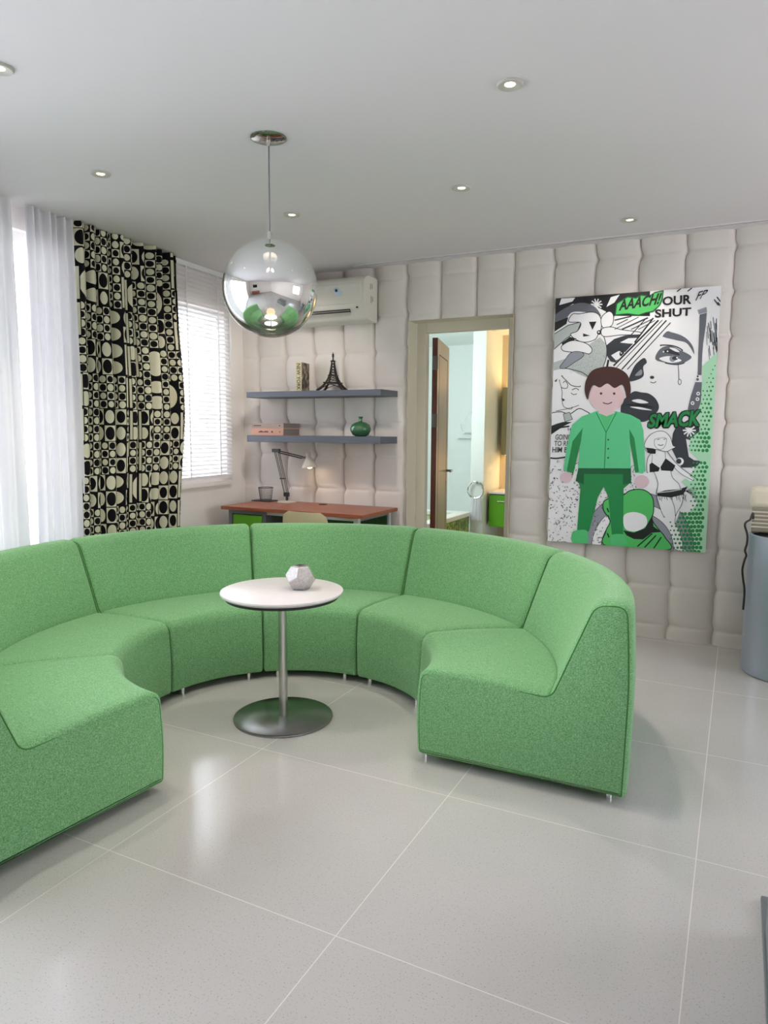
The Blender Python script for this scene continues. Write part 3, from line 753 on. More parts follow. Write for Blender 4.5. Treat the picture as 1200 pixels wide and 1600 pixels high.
# stacked books
t = thing('book', 'salmon covered book lying flat, lower of the pair on the lower shelf', 'book', (-3.605, 4.738, ZL), 0, 'books lying on the lower shelf')
def flat_book(t, w, d, h, mcov, n_bars):
    bm = BM(); box(bm, 0, w, 0, d, 0, .004); box(bm, 0, w, 0, d, h-.004, h); link('cover', bm, mcov, t, smooth=False)
    bm = BM(); box(bm, 0, w, -.004, .0, 0, h); sp = link('spine', bm, mcov, t, smooth=False, bevel=.0015)
    bm = BM(); box(bm, .004, w-.004, 0, d-.004, .004, h-.004); link('page_block', bm, M['book_side'], t, smooth=False)
    bm = BM()
    for x0, x1, z0, z1 in n_bars: box(bm, x0*w, x1*w, -.0048, -.004, z0*h, z1*h)
    link('spine_lettering', bm, M['ink'], sp, smooth=False)
random.seed(3)
flat_book(t, .318, .235, .058, M['book_pink'], [(.23+.045*k, .23+.045*k+.033, .42, .42+random.choice((.14, .2, .24))) for k in range(7)] + [(.63, .68, .4, .62), (.88, .905, .42, .6)])
t = thing('book', 'taupe covered book lying flat on the salmon one', 'book', (-3.602, 4.742, ZL+.058), 0, 'books lying on the lower shelf')
flat_book(t, .315, .23, .042, M['book_grey'], [(.06, .30, .45, .6), (.86, .90, .42, .62)])
# tower figurine
t = thing('tower_figurine', 'dark lattice iron tower figurine on the upper shelf', 'figurine', (-2.89, 4.85, ZU), radians(18))
def wq(z):  # half width of the tower at height z
    return .094*math.exp(-z/.072)+.0085*(1-z/.36)+.003
bm = BM()
def leg_at(sx_, sy_, z): w_ = wq(z); return Vector((sx_*w_, sy_*w_, z))
for sx_ in (-1, 1):
    for sy_ in (-1, 1):
        pts = [leg_at(sx_, sy_, z/100) for z in (0, 2, 4, 6, 8, 10, 13, 16, 20, 24)]
        tube(bm, pts, [.011, .010, .009, .0075, .007, .006, .005, .0045, .004, .003], 6)
zl = [.02, .045, .075, .095, .115, .135, .155, .175, .2, .22]
for z0, z1 in zip(zl[:-1], zl[1:]):
    for sa_, sb_ in (((-1, -1), (1, -1)), ((1, -1), (1, 1)), ((1, 1), (-1, 1)), ((-1, 1), (-1, -1))):
        if z0 > .07:
            tube(bm, [leg_at(*sa_, z0), leg_at(*sb_, z1)], .0022, 4); tube(bm, [leg_at(*sb_, z0), leg_at(*sa_, z1)], .0022, 4)
for sa_, sb_ in (((-1, -1), (1, -1)), ((1, -1), (1, 1)), ((1, 1), (-1, 1)), ((-1, 1), (-1, -1))):
    A_, B_ = leg_at(*sa_, .02), leg_at(*sb_, .02)
    tube(bm, [A_.lerp(B_, k/8)*(1-.25*sin(pi*k/8)) * Vector((1, 1, 0)).length/1.414 + Vector((0, 0, .028*sin(pi*k/8)+.006*sin(pi*k/8))) for k in range(9)], .0028, 5)
link('lattice', bm, M['iron'], t)
for z, h_, k_ in ((.06, .009, 1.28), (.118, .007, 1.3), (.225, .012, 1.6)): w_ = wq(z)*k_; bm = BM(); box(bm, -w_, w_, -w_, w_, z, z+h_); link('platform', bm, M['iron'], t, smooth=False)
bm = BM(); tube(bm, [(0, 0, .23), (0, 0, .27), (0, 0, .3)], [.007, .005, .003], 8); lathe(bm, [(0, .262), (.008, .262), (.009, .272), (.008, .288), (0, .293)], 12); link('spire', bm, M['iron'], t)
# green vase
bm = BM(); lathe(bm, [(0, 0), (.04, 0), (.062, .012), (.080, .042), (.082, .062), (.070, .090), (.040, .108), (.016, .113), (.0125, .120), (.0125, .138), (.020, .152), (.017, .152), (.0095, .138), (0, .12)], 40)
o = link('gourd_vase', bm, M['vase'], angle=60); o.location = (-2.645, 4.855, ZL); tag(o, 'round dark green vase with narrow neck on the lower shelf', 'vase')

# ------------------------------------------------------------------ desk
DZT = .79
t = thing('desk', 'cherry wood desk with green cabinet under the shelves', 'desk', (-3.02, 4.68, 0))
def dbox(name, ma, *bxs, parent=t, bevel=0.):
    bm = BM()
    for x0, x1, y0, y1, z0, z1 in bxs: box(bm, x0+3.02, x1+3.02, y0-4.68, y1-4.68, z0, z1)
    return link(name, bm, ma, parent, smooth=False, bevel=bevel)
DY0, DY1, DXL, DXR = 4.39, 4.975, -3.655, -2.375
dbox('desktop', M['wood'], (DXL, DXR, DY0, DY1, DZT-.027, DZT), bevel=.003)
cab = dbox('cabinet', M['grey_metal'], (-3.592, -3.560, 4.41, 4.95, .03, .76), (-3.264, -3.232, 4.41, 4.95, .03, .76), (-3.56, -3.264, 4.41, 4.95, .735, .76), (-3.56, -3.264, 4.41, 4.95, .03, .06), (-3.56, -3.264, 4.93, 4.95, .06, .735))
dr = dbox('cabinet_door', M['green_door'], (-3.552, -3.272, 4.412, 4.43, .065, .728), bevel=.002)
dbox('leg', M['alu'], (-2.462, -2.425, 4.415, 4.452, 0, .763)); dbox('leg', M['alu'], (-2.462, -2.425, 4.92, 4.957, 0, .763))
dbox('rail', M['alu'], (-3.232, -2.462, 4.42, 4.445, .738, .762))
dbox('modesty_panel', M['dark_green'], (-3.23, -2.44, 4.90, 4.918, .22, .762))
dbox('side_rail', M['grey_metal'], (-2.455, -2.43, 4.452, 4.92, .735, .762))
bm = BM(); lathe(bm, [(0, 0), (.035, 0), (.035, .003), (.028, .004), (0, .004)], 24, (.02, .19, DZT)); link('cable_grommet', bm, M['dark_under'], t)

# chair
t = thing('desk_chair', 'cream plastic chair tucked in at the desk', 'chair', (-2.645, 4.25, 0))
bm = BM(); V = []
for j in range(15):
    v_ = j/14; z = .50+.335*v_; hw = .205-.025*v_
    row = []
    for i in range(17):
        u_ = i/8-1
        hx = hw*u_; zz = z if j < 14 else z
        if v_ > .8:   # rounded top corners
            lim = sqrt(max(0, 1-((v_-.8)/.2)**2)); hx = (hw-.05+.05*lim)*u_ if v_ > .8 else hx
        row.append(bm.verts.new((hx, -.16-.055*v_-.02*(1-u_*u_)+.012, zz)))
    V.append(row)
for j in range(14):
    for i in range(16): bm.faces.new((V[j][i], V[j][i+1], V[j+1][i+1], V[j+1][i]))
bmesh.ops.solidify(bm, geom=bm.faces, thickness=.012); link('backrest', bm, M['cream'], t, angle=60)
bm = BM(); V = []
for j in range(13):
    v_ = j/12
    row = []
    for i in range(17):
        u_ = i/8-1; hw = .20+.02*sin(pi*v_)
        row.append(bm.verts.new((hw*u_, -.185+.40*v_, .455-.012*(1-u_*u_)*sin(pi*v_)-(.02*v_**4)+.05*max(0, .12-v_)*8*.9)))
    V.append(row)
for j in range(12):
    for i in range(16): bm.faces.new((V[j][i], V[j][i+1], V[j+1][i+1], V[j+1][i]))
bmesh.ops.solidify(bm, geom=bm.faces, thickness=.012); link('seat', bm, M['cream'], t, angle=60)
for sx_ in (-1, 1):
    for yy, lean in ((-.14, -.05), (.18, .03)):
        bm = BM(); tube(bm, [(sx_*.14, yy, .445), (sx_*.18, yy+lean, 0)], .011, 10); link('leg', bm, M['chrome'], t)

# tray, wire cup, desk lamp
bm = BM(); box(bm, -.095, .095, -.06, .06, 0, .008); o = link('notebook', bm, M['black'], smooth=False, bevel=.002); o.location = (-3.585, 4.875, DZT); tag(o, 'thin black notebook under the wire pen cup', 'notebook')
t = thing('pen_cup', 'dark wire mesh pen cup on the desk', 'pen cup', (-3.567, 4.87, DZT+.008))
R0, R1, HC = .048, .062, .105
for z in (0, HC): bm = BM(); r_ = R0+(R1-R0)*z/HC; tube(bm, [(r_*cos(2*pi*k/24), r_*sin(2*pi*k/24), z+.002) for k in range(24)], .0032, 6, closed=True); link('rim', bm, M['mesh_wire'], t)
bm = BM(); ns = 26
for k in range(ns):
    a = 2*pi*k/ns
    for s_ in (-1, 1):
        tube(bm, [((R0+(R1-R0)*q_)*cos(a+s_*q_*.55), (R0+(R1-R0)*q_)*sin(a+s_*q_*.55), HC*q_+.002) for q_ in (0, .33, .66, 1)], .0008, 4, cap=False)
link('wire_mesh', bm, M['mesh_wire'], t)
bm = BM(); lathe(bm, [(0, 0), (R0, 0), (R0, .003), (0, .003)], 24); link('bottom_plate', bm, M['mesh_wire'], t)

t = thing('desk_lamp', 'spring-arm desk lamp with pale conical shade on the desk', 'lamp', (-3.345, 4.86, DZT))
lx, ly = -3.345, 4.86
def q3(x, z, y=4.86): return Vector((x-lx, y-ly, z-DZT))
bm = BM(); lathe(bm, [(0, 0), (.078, 0), (.080, .006), (.074, .013), (.02, .018), (0, .018)], 36); link('base', bm, M['lamp_grey'], t)
bm = BM(); tube(bm, [(0, 0, .016), (0, 0, .06)], .011, 12); box(bm, -.028, .022, -.012, .012, .05, .085); link('swivel', bm, M['lamp_arm'], t, bevel=.004)
E1 = q3(-3.462, 1.222); E2 = q3(-3.425, 1.215)
bm = BM()
for dy in (-.010, .010):
    tube(bm, [Vector((-.018, dy, .075)), E1+Vector((0, dy, 0))], .003, 6); tube(bm, [Vector((.012, dy, .068)), E2+Vector((0, dy, 0))], .003, 6)
box(bm, -.062, -.02, -.014, .014, .195, .203)
link('lower_arm', bm, M['lamp_arm'], t)
bm = BM(); 
for k in (-.004, .004): tube(bm, [Vector((-.018+k, 0, .08)), Vector((-.045+k, 0, .19))], .0026, 6)
link('spring', bm, M['steel'], t)
H1 = q3(-3.19, 1.172); bm = BM()
for dy in (-.010, .010): tube(bm, [E1+Vector((-.005, dy, .004)), H1+Vector((0, dy, .004))], .0032, 6); tube(bm, [E2+Vector((0, dy, -.012)), H1+Vector((0, dy, -.012))], .0032, 6)
box(bm, E1.x-.02, E2.x+.012, -.014, .014, E1.z-.016, E1.z+.012)
link('upper_arm', bm, M['lamp_arm'], t)
bm = BM(); tube(bm, [H1+Vector((-.008, 0, -.004)), H1+Vector((.05, 0, -.006))], .009, 8); link('head_joint', bm, M['grey_metal'], t)
bm = BM(); lathe(bm, [(0, .125), (.014, .125), (.019, .118), (.020, .085), (.030, .072), (.055, .030), (.066, 0), (.063, 0), (.052, .028), (.026, .068), (0, .075)], 32)
sh = link('lamp_shade', bm, M['lamp_grey'], t, angle=50); sh.location = q3(-3.12, 1.088); sh.rotation_euler = (0, radians(-6), 0)
bm = BM(); bmesh.ops.create_uvsphere(bm, u_segments=16, v_segments=10, radius=.027); bu_ = link('bulb', bm, M['lamp_glow'], t, angle=180); bu_.location = q3(-3.119, 1.106)

# ------------------------------------------------------------------ tall grey cylinder with the cream appliance, cable
CY = (.337, 4.62); RC = .258
t = thing('metal_cylinder', 'tall grey metal cylinder on the floor by the padded wall', 'cylinder', (CY[0], CY[1], 0))
bm = BM(); lathe(bm, [(0, 0), (RC-.006, 0), (RC, .006), (RC, .81), (RC-.004, .814), (RC-.016, .812), (RC-.016, .795), (0, .795)], 72); link('drum', bm, M['tank'], t)
bm = BM(); lathe(bm, [(0, .796), (RC-.017, .796), (RC-.017, .800), (0, .800)], 48); link('recessed_top', bm, M['dark_under'], t)
t = thing('cream_appliance', 'cream ribbed appliance standing on the grey cylinder', 'appliance', (CY[0], 4.70, .8145))
def rbox(x0, x1, y0, y1, z0, z1, ma, name, r=.02, par=None):
    bm = BM(); box(bm, x0, x1, y0, y1, z0, z1); return link(name, bm, ma, par, smooth=True, bevel=r, seg=4)
rbox(-.262, .262, -.075, .075, .142, .268, M['cream_app'], 'upper_body', .03, t)
rbox(-.248, .248, -.07, .07, .0, .15, M['cream_rib'], 'lower_body', .012, t)
bm = BM()
for k in range(5): box(bm, -.250, .250, -.074, -.066, .030+k*.022, .037+k*.022)
link('grille', bm, M['cream_app'], t, smooth=False)
bm = BM()
for z in (.218, .232): box(bm, -.17, .17, -.0765, -.074, z, z+.004)
link('slots', bm, M['ink'], t, smooth=False)
bm = BM()
cpts = [(.095, 4.60, .895), (.078, 4.56, .893), (.058, 4.54, .881), (.054, 4.54, .859), (.066, 4.54, .822), (.071, 4.54, .793), (.070, 4.54, .755), (.063, 4.54, .717), (.071, 4.54, .688), (.063, 4.54, .657), (.056, 4.54, .603), (.063, 4.54, .547), (.072, 4.54, .499), (.075, 4.54, .453), (.075, 4.54, .392)]
tube(bm, smooth_poly(cpts, 5)[:-5], .006, 8)
tag(link('power_cable', bm, M['black']), 'black cable dangling beside the grey metal cylinder', 'cable')

# grey cabinet at the far right edge of the view
bm = BM(); box(bm, .135, .75, 1.2, 2.27, 0, .02); box(bm, .142, .75, 1.2, 2.1, .02, .40)
tag(link('low_cabinet', bm, M['grey_metal'], smooth=False, bevel=.004), 'grey low unit just entering at the lower right edge', 'cabinet')

# ------------------------------------------------------------------ pop art canvas
CX0, CX1, CZ0, CZ1, CYF = -1.183, -.158, .620, 2.298, 4.957
t = thing('canvas_picture', 'large green black and white pop art canvas on the padded wall', 'picture', ((CX0+CX1)/2, 4.99, CZ0))
bm = BM(); box(bm, CX0-(CX0+CX1)/2, CX1-(CX0+CX1)/2, CYF-4.99, .0, 0, CZ1-CZ0); link('stretcher', bm, M['white'], t, smooth=False)
ART = {'white': (244, 244, 248), 'black': (24, 26, 30), 'char': (56, 60, 68), 'grey': (104, 108, 118), 'mid': (148, 152, 164), 'lgrey': (188, 196, 194), 'mint': (176, 226, 190),
       'green': (30, 140, 74), 'dgreen': (18, 96, 56), 'lgreen': (88, 200, 128), 'bgreen': (84, 196, 104), 'brown': (74, 42, 38), 'skin': (230, 200, 204), 'pink': (224, 196, 206), 'suit': (96, 208, 146)}
an = list(ART); amats = [mat('print_'+k_, lin(c_), .45) for k_, c_ in ART.items()]
# homography of the picture's four corners -> unit square (design drawn on a 1067 x 1600 sheet)
SRC = [(105, 133), (1015, 55), (935, 1535), (63, 1472)]
def solve8(src, dst):
    import numpy as np
    A = []; B = []
    for (x, y), (u, v) in zip(src, dst):
        A.append([x, y, 1, 0, 0, 0, -u*x, -u*y]); B.append(u); A.append([0, 0, 0, x, y, 1, -v*x, -v*y]); B.append(v)
    return list(np.linalg.solve(np.array(A, float), np.array(B, float)))+[1.]
HM = solve8(SRC, [(0, 1), (1, 1), (1, 0), (0, 0)])
def uvp(x, y):
    w_ = HM[6]*x+HM[7]*y+1; return (HM[0]*x+HM[1]*y+HM[2])/w_, (HM[3]*x+HM[4]*y+HM[5])/w_
SH = {'O': (0, 0, 1), 'A': (35.6, 35.6, .489), 'B': (497.8, 35.6, .489), 'C': (497.8, 746.7, .489), 'D': (35.6, 746.7, .489)}
art = BM(); layer = [0]
def clip(pts):
    for ax_, s_, lim in ((0, 1, 0.), (0, -1, -1.), (1, 1, 0.), (1, -1, -1.)):
        out = []
        for i in range(len(pts)):
            p, q = pts[i-1], pts[i]; fp, fq = s_*p[ax_]-lim, s_*q[ax_]-lim
            if (fp >= 0) != (fq >= 0):
                k_ = fp/(fp-fq); out.append((p[0]+(q[0]-p[0])*k_, p[1]+(q[1]-p[1])*k_))
            if fq >= 0: out.append(q)
        pts = out
        if not pts: return pts
    return pts
from mathutils.geometry import tessellate_polygon
def put(pts_uv, col):
    pts = clip(pts_uv)
    cl = [pts[i] for i in range(len(pts)) if (Vector(pts[i])-Vector(pts[i-1])).length > 1e-5] if pts else []
    if len(cl) < 3: return
    y = CYF-4.99-.00015-layer[0]*.00002
    vs_ = [art.verts.new((u*(CX1-CX0)-(CX1-CX0)/2, y, v*(CZ1-CZ0))) for u, v in cl]
    for tri in tessellate_polygon([[Vector((u*(CX1-CX0), v*(CZ1-CZ0), 0)) for u, v in cl]]):
        try: f = art.faces.new([vs_[i] for i in tri]); f.material_index = an.index(col)
        except ValueError: pass
def sheet(pts, fr):
    ox, oy, s_ = SH[fr]; return [(ox+x*s_, oy+y*s_) for x, y in pts]
def poly(fr, pts, col, sm=False, line=None, lw=5, nl=True):
    if nl: layer[0] += 1
    pts = sheet(pts, fr)
    if sm: pts = smooth_poly(pts, 6)
    put([uvp(*p) for p in pts], col)
    if line: stroke('O', pts+[pts[0]], lw, line)
def stroke(fr, pts, w_, col, sm=False, nl=True):
    if nl: layer[0] += 1
    pts = sheet(pts, fr)
    if sm and len(pts) > 2:
        n0 = len(pts); ext = smooth_poly(pts, 6); pts = ext[:(n0-1)*6+1]
    w_ = w_ if fr == 'O' else w_*SH[fr][2]
    for i, (p, q) in enumerate(zip(pts[:-1], pts[1:])):
        d = Vector(q)-Vector(p)
        if d.length < 1e-6: continue
        d.normalize(); nn = Vector((-d.y, d.x))*w_/2; e_ = d*w_*.25
        P_, Q_ = Vector(p)-e_, Vector(q)+e_
        put([uvp(*(P_+nn)), uvp(*(Q_+nn)), uvp(*(Q_-nn)), uvp(*(P_-nn))], col)
def circ(fr, x, y, r, col, ry=None, line=None, lw=4, nl=True, k_=16):
    ry = ry or r; poly(fr, [(x+r*cos(2*pi*i/k_), y+ry*sin(2*pi*i/k_)) for i in range(k_)], col, False, line, lw, nl)
def words_(body, quad, col, bold=.02, shear=0., outline=None):
    """letters laid into a sheet quad: TL, TR, BR, BL"""
    vs_, fs_ = text_verts(body, bold=bold, shear=shear); layer[0] += 1
    tl_, tr_, br_, bl_ = [Vector(p) for p in quad]
    for f in fs_:
        put([uvp(*((bl_.lerp(br_, vs_[i][0])).lerp(tl_.lerp(tr_, vs_[i][0]), vs_[i][1]))) for i in f], col)
poly('O', SRC, 'white')
# upper left: night sky, swooshes and a stippled disc
poly('A', [(120, 190), (510, 160), (860, 125), (1200, 100), (1200, 390), (800, 390), (790, 450), (700, 340), (560, 270), (330, 260), (120, 400)], 'black')
poly('A', [(205, 200), (360, 188), (330, 232), (180, 275)], 'white'); poly('A', [(760, 180), (860, 150), (800, 240), (710, 292)], 'white')
for a in range(0, 180, 36): stroke('A', [(600-62*cos(radians(a)), 262-62*sin(radians(a))), (600+62*cos(radians(a)), 262+62*sin(radians(a)))], 14, 'white')
poly('A', [(130, 390), (300, 280), (450, 245), (580, 290), (650, 390), (600, 385), (480, 352), (330, 352), (250, 430), (130, 470)], 'grey', True)
poly('A', [(130, 470), (285, 408), (262, 485), (125, 575)], 'black')
poly('A', [(120, 605), (280, 500), (430, 460), (390, 560), (260, 650), (120, 775)], 'lgrey', False, 'black', 4)
poly('A', [(640, 630), (700, 700), (716, 820), (690, 930), (640, 1010), (520, 1100), (260, 980), (120, 1010), (120, 920), (300, 860), (440, 820), (540, 700)], 'lgrey', False)
layer[0] += 1
random.seed(11)
for _ in range(330):
    x, y = random.uniform(300, 710), random.uniform(650, 1060)
    if (x-440)**2/270**2+(y-800)**2/260**2 < 1 and y > 1330-1.25*x: circ('A', x, y, 3.2, 'grey', nl=False, k_=5)
stroke('A', [(660, 610), (705, 700), (716, 820), (690, 930), (640, 1010)], 9, 'black', True)
poly('A', [(410, 370), (560, 350), (640, 400), (655, 520), (620, 600), (580, 660), (470, 690), (370, 660), (310, 600), (390, 560), (420, 470), (290, 460), (330, 375)], 'white', True, 'black', 4)
poly('A', [(655, 410), (740, 340), (790, 390), (770, 500), (670, 520)], 'white', True, 'black', 4)
poly('A', [(660, 540), (760, 515), (880, 545), (1090, 572), (1090, 600), (880, 604), (680, 622)], 'white', True, 'black', 4)
poly('A', [(210, 700), (300, 630), (380, 650), (320, 680), (220, 735)], 'black'); poly('A', [(515, 460), (600, 455), (555, 550)], 'black'); poly('A', [(450, 590), (530, 615), (450, 627)], 'black')
poly('A', [(215, 730), (330, 672), (480, 700), (550, 765), (520, 820), (430, 802), (300, 800), (220, 782)], 'white', True, 'black', 4)
poly('A', [(240, 900), (320, 805), (430, 800), (455, 845), (350, 920), (250, 985), (190, 975)], 'mid', True, 'black', 3)
circ('A', 630, 578, 26, 'black'); circ('A', 626, 574, 10, 'white')
stroke('A', [(250, 990), (380, 1010), (460, 1040), (520, 1100)], 8, 'black', True); stroke('A', [(220, 1070), (260, 1120), (330, 1180), (420, 1180)], 8, 'black', True)
stroke('A', [(230, 1150), (250, 1130), (280, 1170), (265, 1210), (210, 1200)], 7, 'black', True); stroke('A', [(330, 1230), (370, 1210), (400, 1230)], 8, 'black', True); stroke('A', [(320, 1260), (345, 1280), (380, 1270)], 7, 'black', True)
stroke('A', [(190, 1120), (215, 1240), (215, 1340), (240, 1420), (330, 1420)], 6, 'black', True); poly('A', [(215, 1320), (250, 1340), (225, 1360)], 'black'); poly('A', [(130, 1130), (165, 1100), (150, 1140)], 'black')
stroke('A', [(100, 1500), (200, 1475), (300, 1500), (400, 1440), (470, 1460), (510, 1510)], 9, 'black', True); stroke('A', [(150, 1465), (300, 1435), (400, 1400)], 6, 'black', True)
poly('A', [(230, 1500), (300, 1480), (335, 1560), (250, 1590)], 'lgrey', False, 'black', 3)
poly('A', [(85, 1640), (160, 1610), (230, 1590), (330, 1590), (230, 1640), (85, 1740)], 'black')
# woman's face, crying
poly('A', [(715, 720), (800, 650), (920, 610), (1180, 590), (1200, 700), (1010, 830), (880, 930), (760, 905), (712, 830)], 'char')
poly('A', [(865, 690), (960, 640), (1090, 635), (1070, 705), (960, 700)], 'white'); poly('A', [(765, 835), (850, 785), (930, 800), (880, 860), (820, 892)], 'white')
circ('A', 888, 818, 30, 'black'); circ('A', 880, 808, 8, 'white'); stroke('A', [(735, 890), (720, 970)], 22, 'black')
poly('O', [(640, 232), (745, 245), (640, 390), (500, 530), (400, 520), (530, 380)], 'white')
for x0, y0, x1, y1, w_ in ((735, 262, 500, 520, 5), (712, 250, 470, 520, 7), (690, 248, 440, 510, 4), (668, 250, 425, 500, 9), (640, 238, 540, 370, 8), (600, 240, 520, 330, 5)): stroke('O', [(x0, y0), (x1, y1)], w_, 'black')
for x0, y0, x1, y1, w_ in ((430, 250, 520, 228, 7), (430, 300, 560, 232, 4), (470, 300, 610, 236, 8), (520, 300, 640, 240, 5), (560, 300, 650, 250, 4), (440, 275, 500, 245, 5)): stroke('O', [(x0, y0), (x1, y1)], w_, 'char')
poly('B', [(400, 612), (450, 560), (500, 570), (600, 600), (680, 650), (740, 730), (756, 815), (715, 745), (660, 685), (560, 660), (430, 630)], 'grey', True)
poly('B', [(318, 872), (370, 760), (480, 722), (600, 772), (725, 845), (640, 912), (560, 932), (430, 912)], 'grey', True)
poly('B', [(365, 862), (470, 838), (570, 862), (610, 892), (500, 915), (400, 892)], 'white', True); circ('B', 512, 868, 36, 'mid'); circ('B', 540, 862, 34, 'char', 22); circ('B', 562, 856, 10, 'white')
poly('B', [(400, 790), (470, 760), (560, 790), (590, 830), (480, 810)], 'char', True); circ('B', 410, 790, 9, 'white'); circ('B', 455, 785, 9, 'white'); poly('B', [(475, 745), (540, 750), (590, 790), (540, 785)], 'white', True)
stroke('B', [(378, 722), (470, 716), (560, 735), (615, 775)], 12, 'char', True); stroke('B', [(430, 915), (560, 935), (640, 910)], 9, 'char', True)
stroke('B', [(575, 932), (582, 1040), (585, 1100)], 7, 'black'); circ('B', 594, 1130, 17, 'white', 30, 'black', 3)
poly('B', [(20, 1120), (60, 1000), (110, 920), (190, 862), (222, 912), (182, 962), (186, 1062), (110, 1112)], 'char', True); poly('B', [(90, 1060), (160, 990), (165, 1050)], 'mid', True)
circ('B', 282, 1080, 24, 'char', 18); stroke('B', [(265, 1130), (300, 1142), (325, 1125)], 7, 'black', True)
poly('B', [(-60, 1370), (0, 1300), (80, 1240), (160, 1250), (250, 1265), (330, 1330), (360, 1430), (285, 1530), (180, 1585), (60, 1540), (-60, 1510)], 'char', True)
poly('B', [(-20, 1390), (150, 1380), (300, 1420), (150, 1412)], 'black', True); poly('B', [(55, 1345), (140, 1328), (242, 1366), (150, 1374)], 'white', True); poly('B', [(35, 1415), (150, 1418), (285, 1452), (150, 1442)], 'white', True)
poly('B', [(815, 370), (895, 345), (885, 480), (855, 700), (846, 820), (838, 1050), (795, 1050), (800, 800), (808, 600)], 'grey'); poly('B', [(788, 318), (840, 300), (890, 282), (897, 340), (808, 366)], 'mid')
for _ in range(26):
    x = random.uniform(890, 1015); y = random.uniform(380, 760); l_ = random.uniform(60, 170); stroke('B', [(x, y), (x+random.uniform(2, 18), y+l_)], random.choice((5, 7, 9)), 'char')
for x, y in ((560, 110), (680, 105), (980, 200), (1010, 170), (1020, 230)): stroke('B', [(x, y), (x+45, y-35) if y < 150 else (x+45, y+60)], 12, 'black')
poly('B', [(680, 1470), (720, 1290), (770, 1130), (850, 1130), (850, 1470)], 'grey'); circ('B', 797, 1065, 10, 'black'); circ('B', 795, 1100, 16, 'grey')
for x, y in ((803, 1260), (795, 1322), (740, 1368)): circ('B', x, y, 21, 'white'); circ('B', x, y, 10, 'grey')
poly('C', [(570, 150), (830, 150), (795, 385), (720, 335), (668, 318), (700, 520), (760, 560), (940, 580), (720, 645), (620, 645), (560, 540), (500, 420), (520, 260)], 'char')
for a in range(0, 180, 36): stroke('C', [(705-70*cos(radians(a)), 222-70*sin(radians(a))), (705+70*cos(radians(a)), 222+70*sin(radians(a)))], 16, 'white')
circ('C', 600, 575, 44, 'white'); circ('C', 588, 572, 30, 'char')
# halftone at the right
poly('O', [(1000, 415), (915, 500), (905, 700), (885, 760), (900, 860), (850, 900), (838, 965), (905, 1030), (862, 1090), (800, 1140), (850, 1190), (890, 1260), (830, 1330), (730, 1400), (720, 1450), (800, 1480), (790, 1540), (940, 1540), (1010, 900)], 'mint')
# concentric grey bands behind the lower shapes
def arc(r0, r1, col, cx_=558, cy_=1512):
    poly('O', [(cx_+r1*cos(pi*i/40), cy_-r1*sin(pi*i/40)+(24 if i < 1 else 0)) for i in range(41)] + [(cx_-r0*cos(pi*i/40), cy_-r0*sin(pi*i/40)) for i in range(41)], col, False, 'black', 3)
arc(252, 312, 'mid'); arc(200, 252, 'white'); arc(120, 200, 'mid')
layer[0] += 1
for iy in range(48):
    for ix in range(16):
        x = 740+ix*21+(10 if iy % 2 else 0); y = 425+iy*23.5
        edge_ = 1000-(y-415)*.35 if y < 620 else (905 if y < 850 else (845 if y < 1000 else (850 if y < 1300 else 740)))
        if x < edge_ or x > 1012-.07*(y-60): continue
        if 985 < y < 1030 and x < 950: continue
        g_r = min(1, .45+(x-edge_)/170.) * (1.0 if y > 700 else .78)
        circ('O', x+random.uniform(-1.5, 1.5), y+random.uniform(-1.5, 1.5), 10.5*g_r, 'green', nl=False, k_=9)
# lower left: speckle of small ticks
layer[0] += 1
for _ in range(680):
    x, y = random.uniform(68, 560), random.uniform(1012, 1478)
    if x > 420 and y > 1200: continue
    a = random.uniform(0, pi); l_ = random.uniform(4, 9)
    stroke('O', [(x, y), (x+l_*cos(a), y+l_*sin(a))], random.uniform(2.6, 5), random.choice(('char', 'char', 'grey', 'pink')), nl=False)
# speech cloud
for pts in ([(80, 870), (110, 850), (180, 838)], [(75, 1010), (110, 1015), (170, 1005)]): stroke('O', pts, 8, 'black', True)
words_('GOING', [(106, 882), (192, 882), (190, 912), (104, 912)], 'char', .012); words_('TO RE', [(100, 918), (182, 918), (180, 946), (98, 946)], 'char', .012); words_('HIM B', [(90, 952), (172, 952), (170, 982), (88, 982)], 'char', .012)
words_('H', [(174, 845), (190, 845), (190, 862), (174, 862)], 'char', .01)
# shout clouds and lettering
poly('O', [(432, 222), (440, 160), (470, 140), (500, 122), (545, 128), (575, 112), (620, 116), (650, 96), (695, 86), (690, 130), (676, 165), (640, 200), (600, 208), (560, 222), (500, 214)], 'bgreen', False, 'dgreen', 6)
words_('AAACH!', [(450, 140), (690, 96), (676, 160), (450, 200)], 'black', .035, .2)
words_('OUR', [(692, 120), (850, 104), (850, 158), (690, 168)], 'black', .03); words_('SHUT', [(650, 190), (850, 176), (848, 222), (650, 236)], 'black', .03)
words_('FP', [(880, 92), (945, 76), (925, 120), (872, 140)], 'black', .01, .3)
for dx_, dy_ in ((-5, 4), (5, 4), (0, -5), (0, 8), (-5, -4), (5, -4)): words_('SMACK', [(622+dx_, 768+dy_), (905+dx_, 740+dy_), (900+dx_, 832+dy_), (612+dx_, 842+dy_)], 'black', .045, .12)
words_('SMACK', [(622, 768), (905, 740), (900, 832), (612, 842)], 'green', .035, .12)
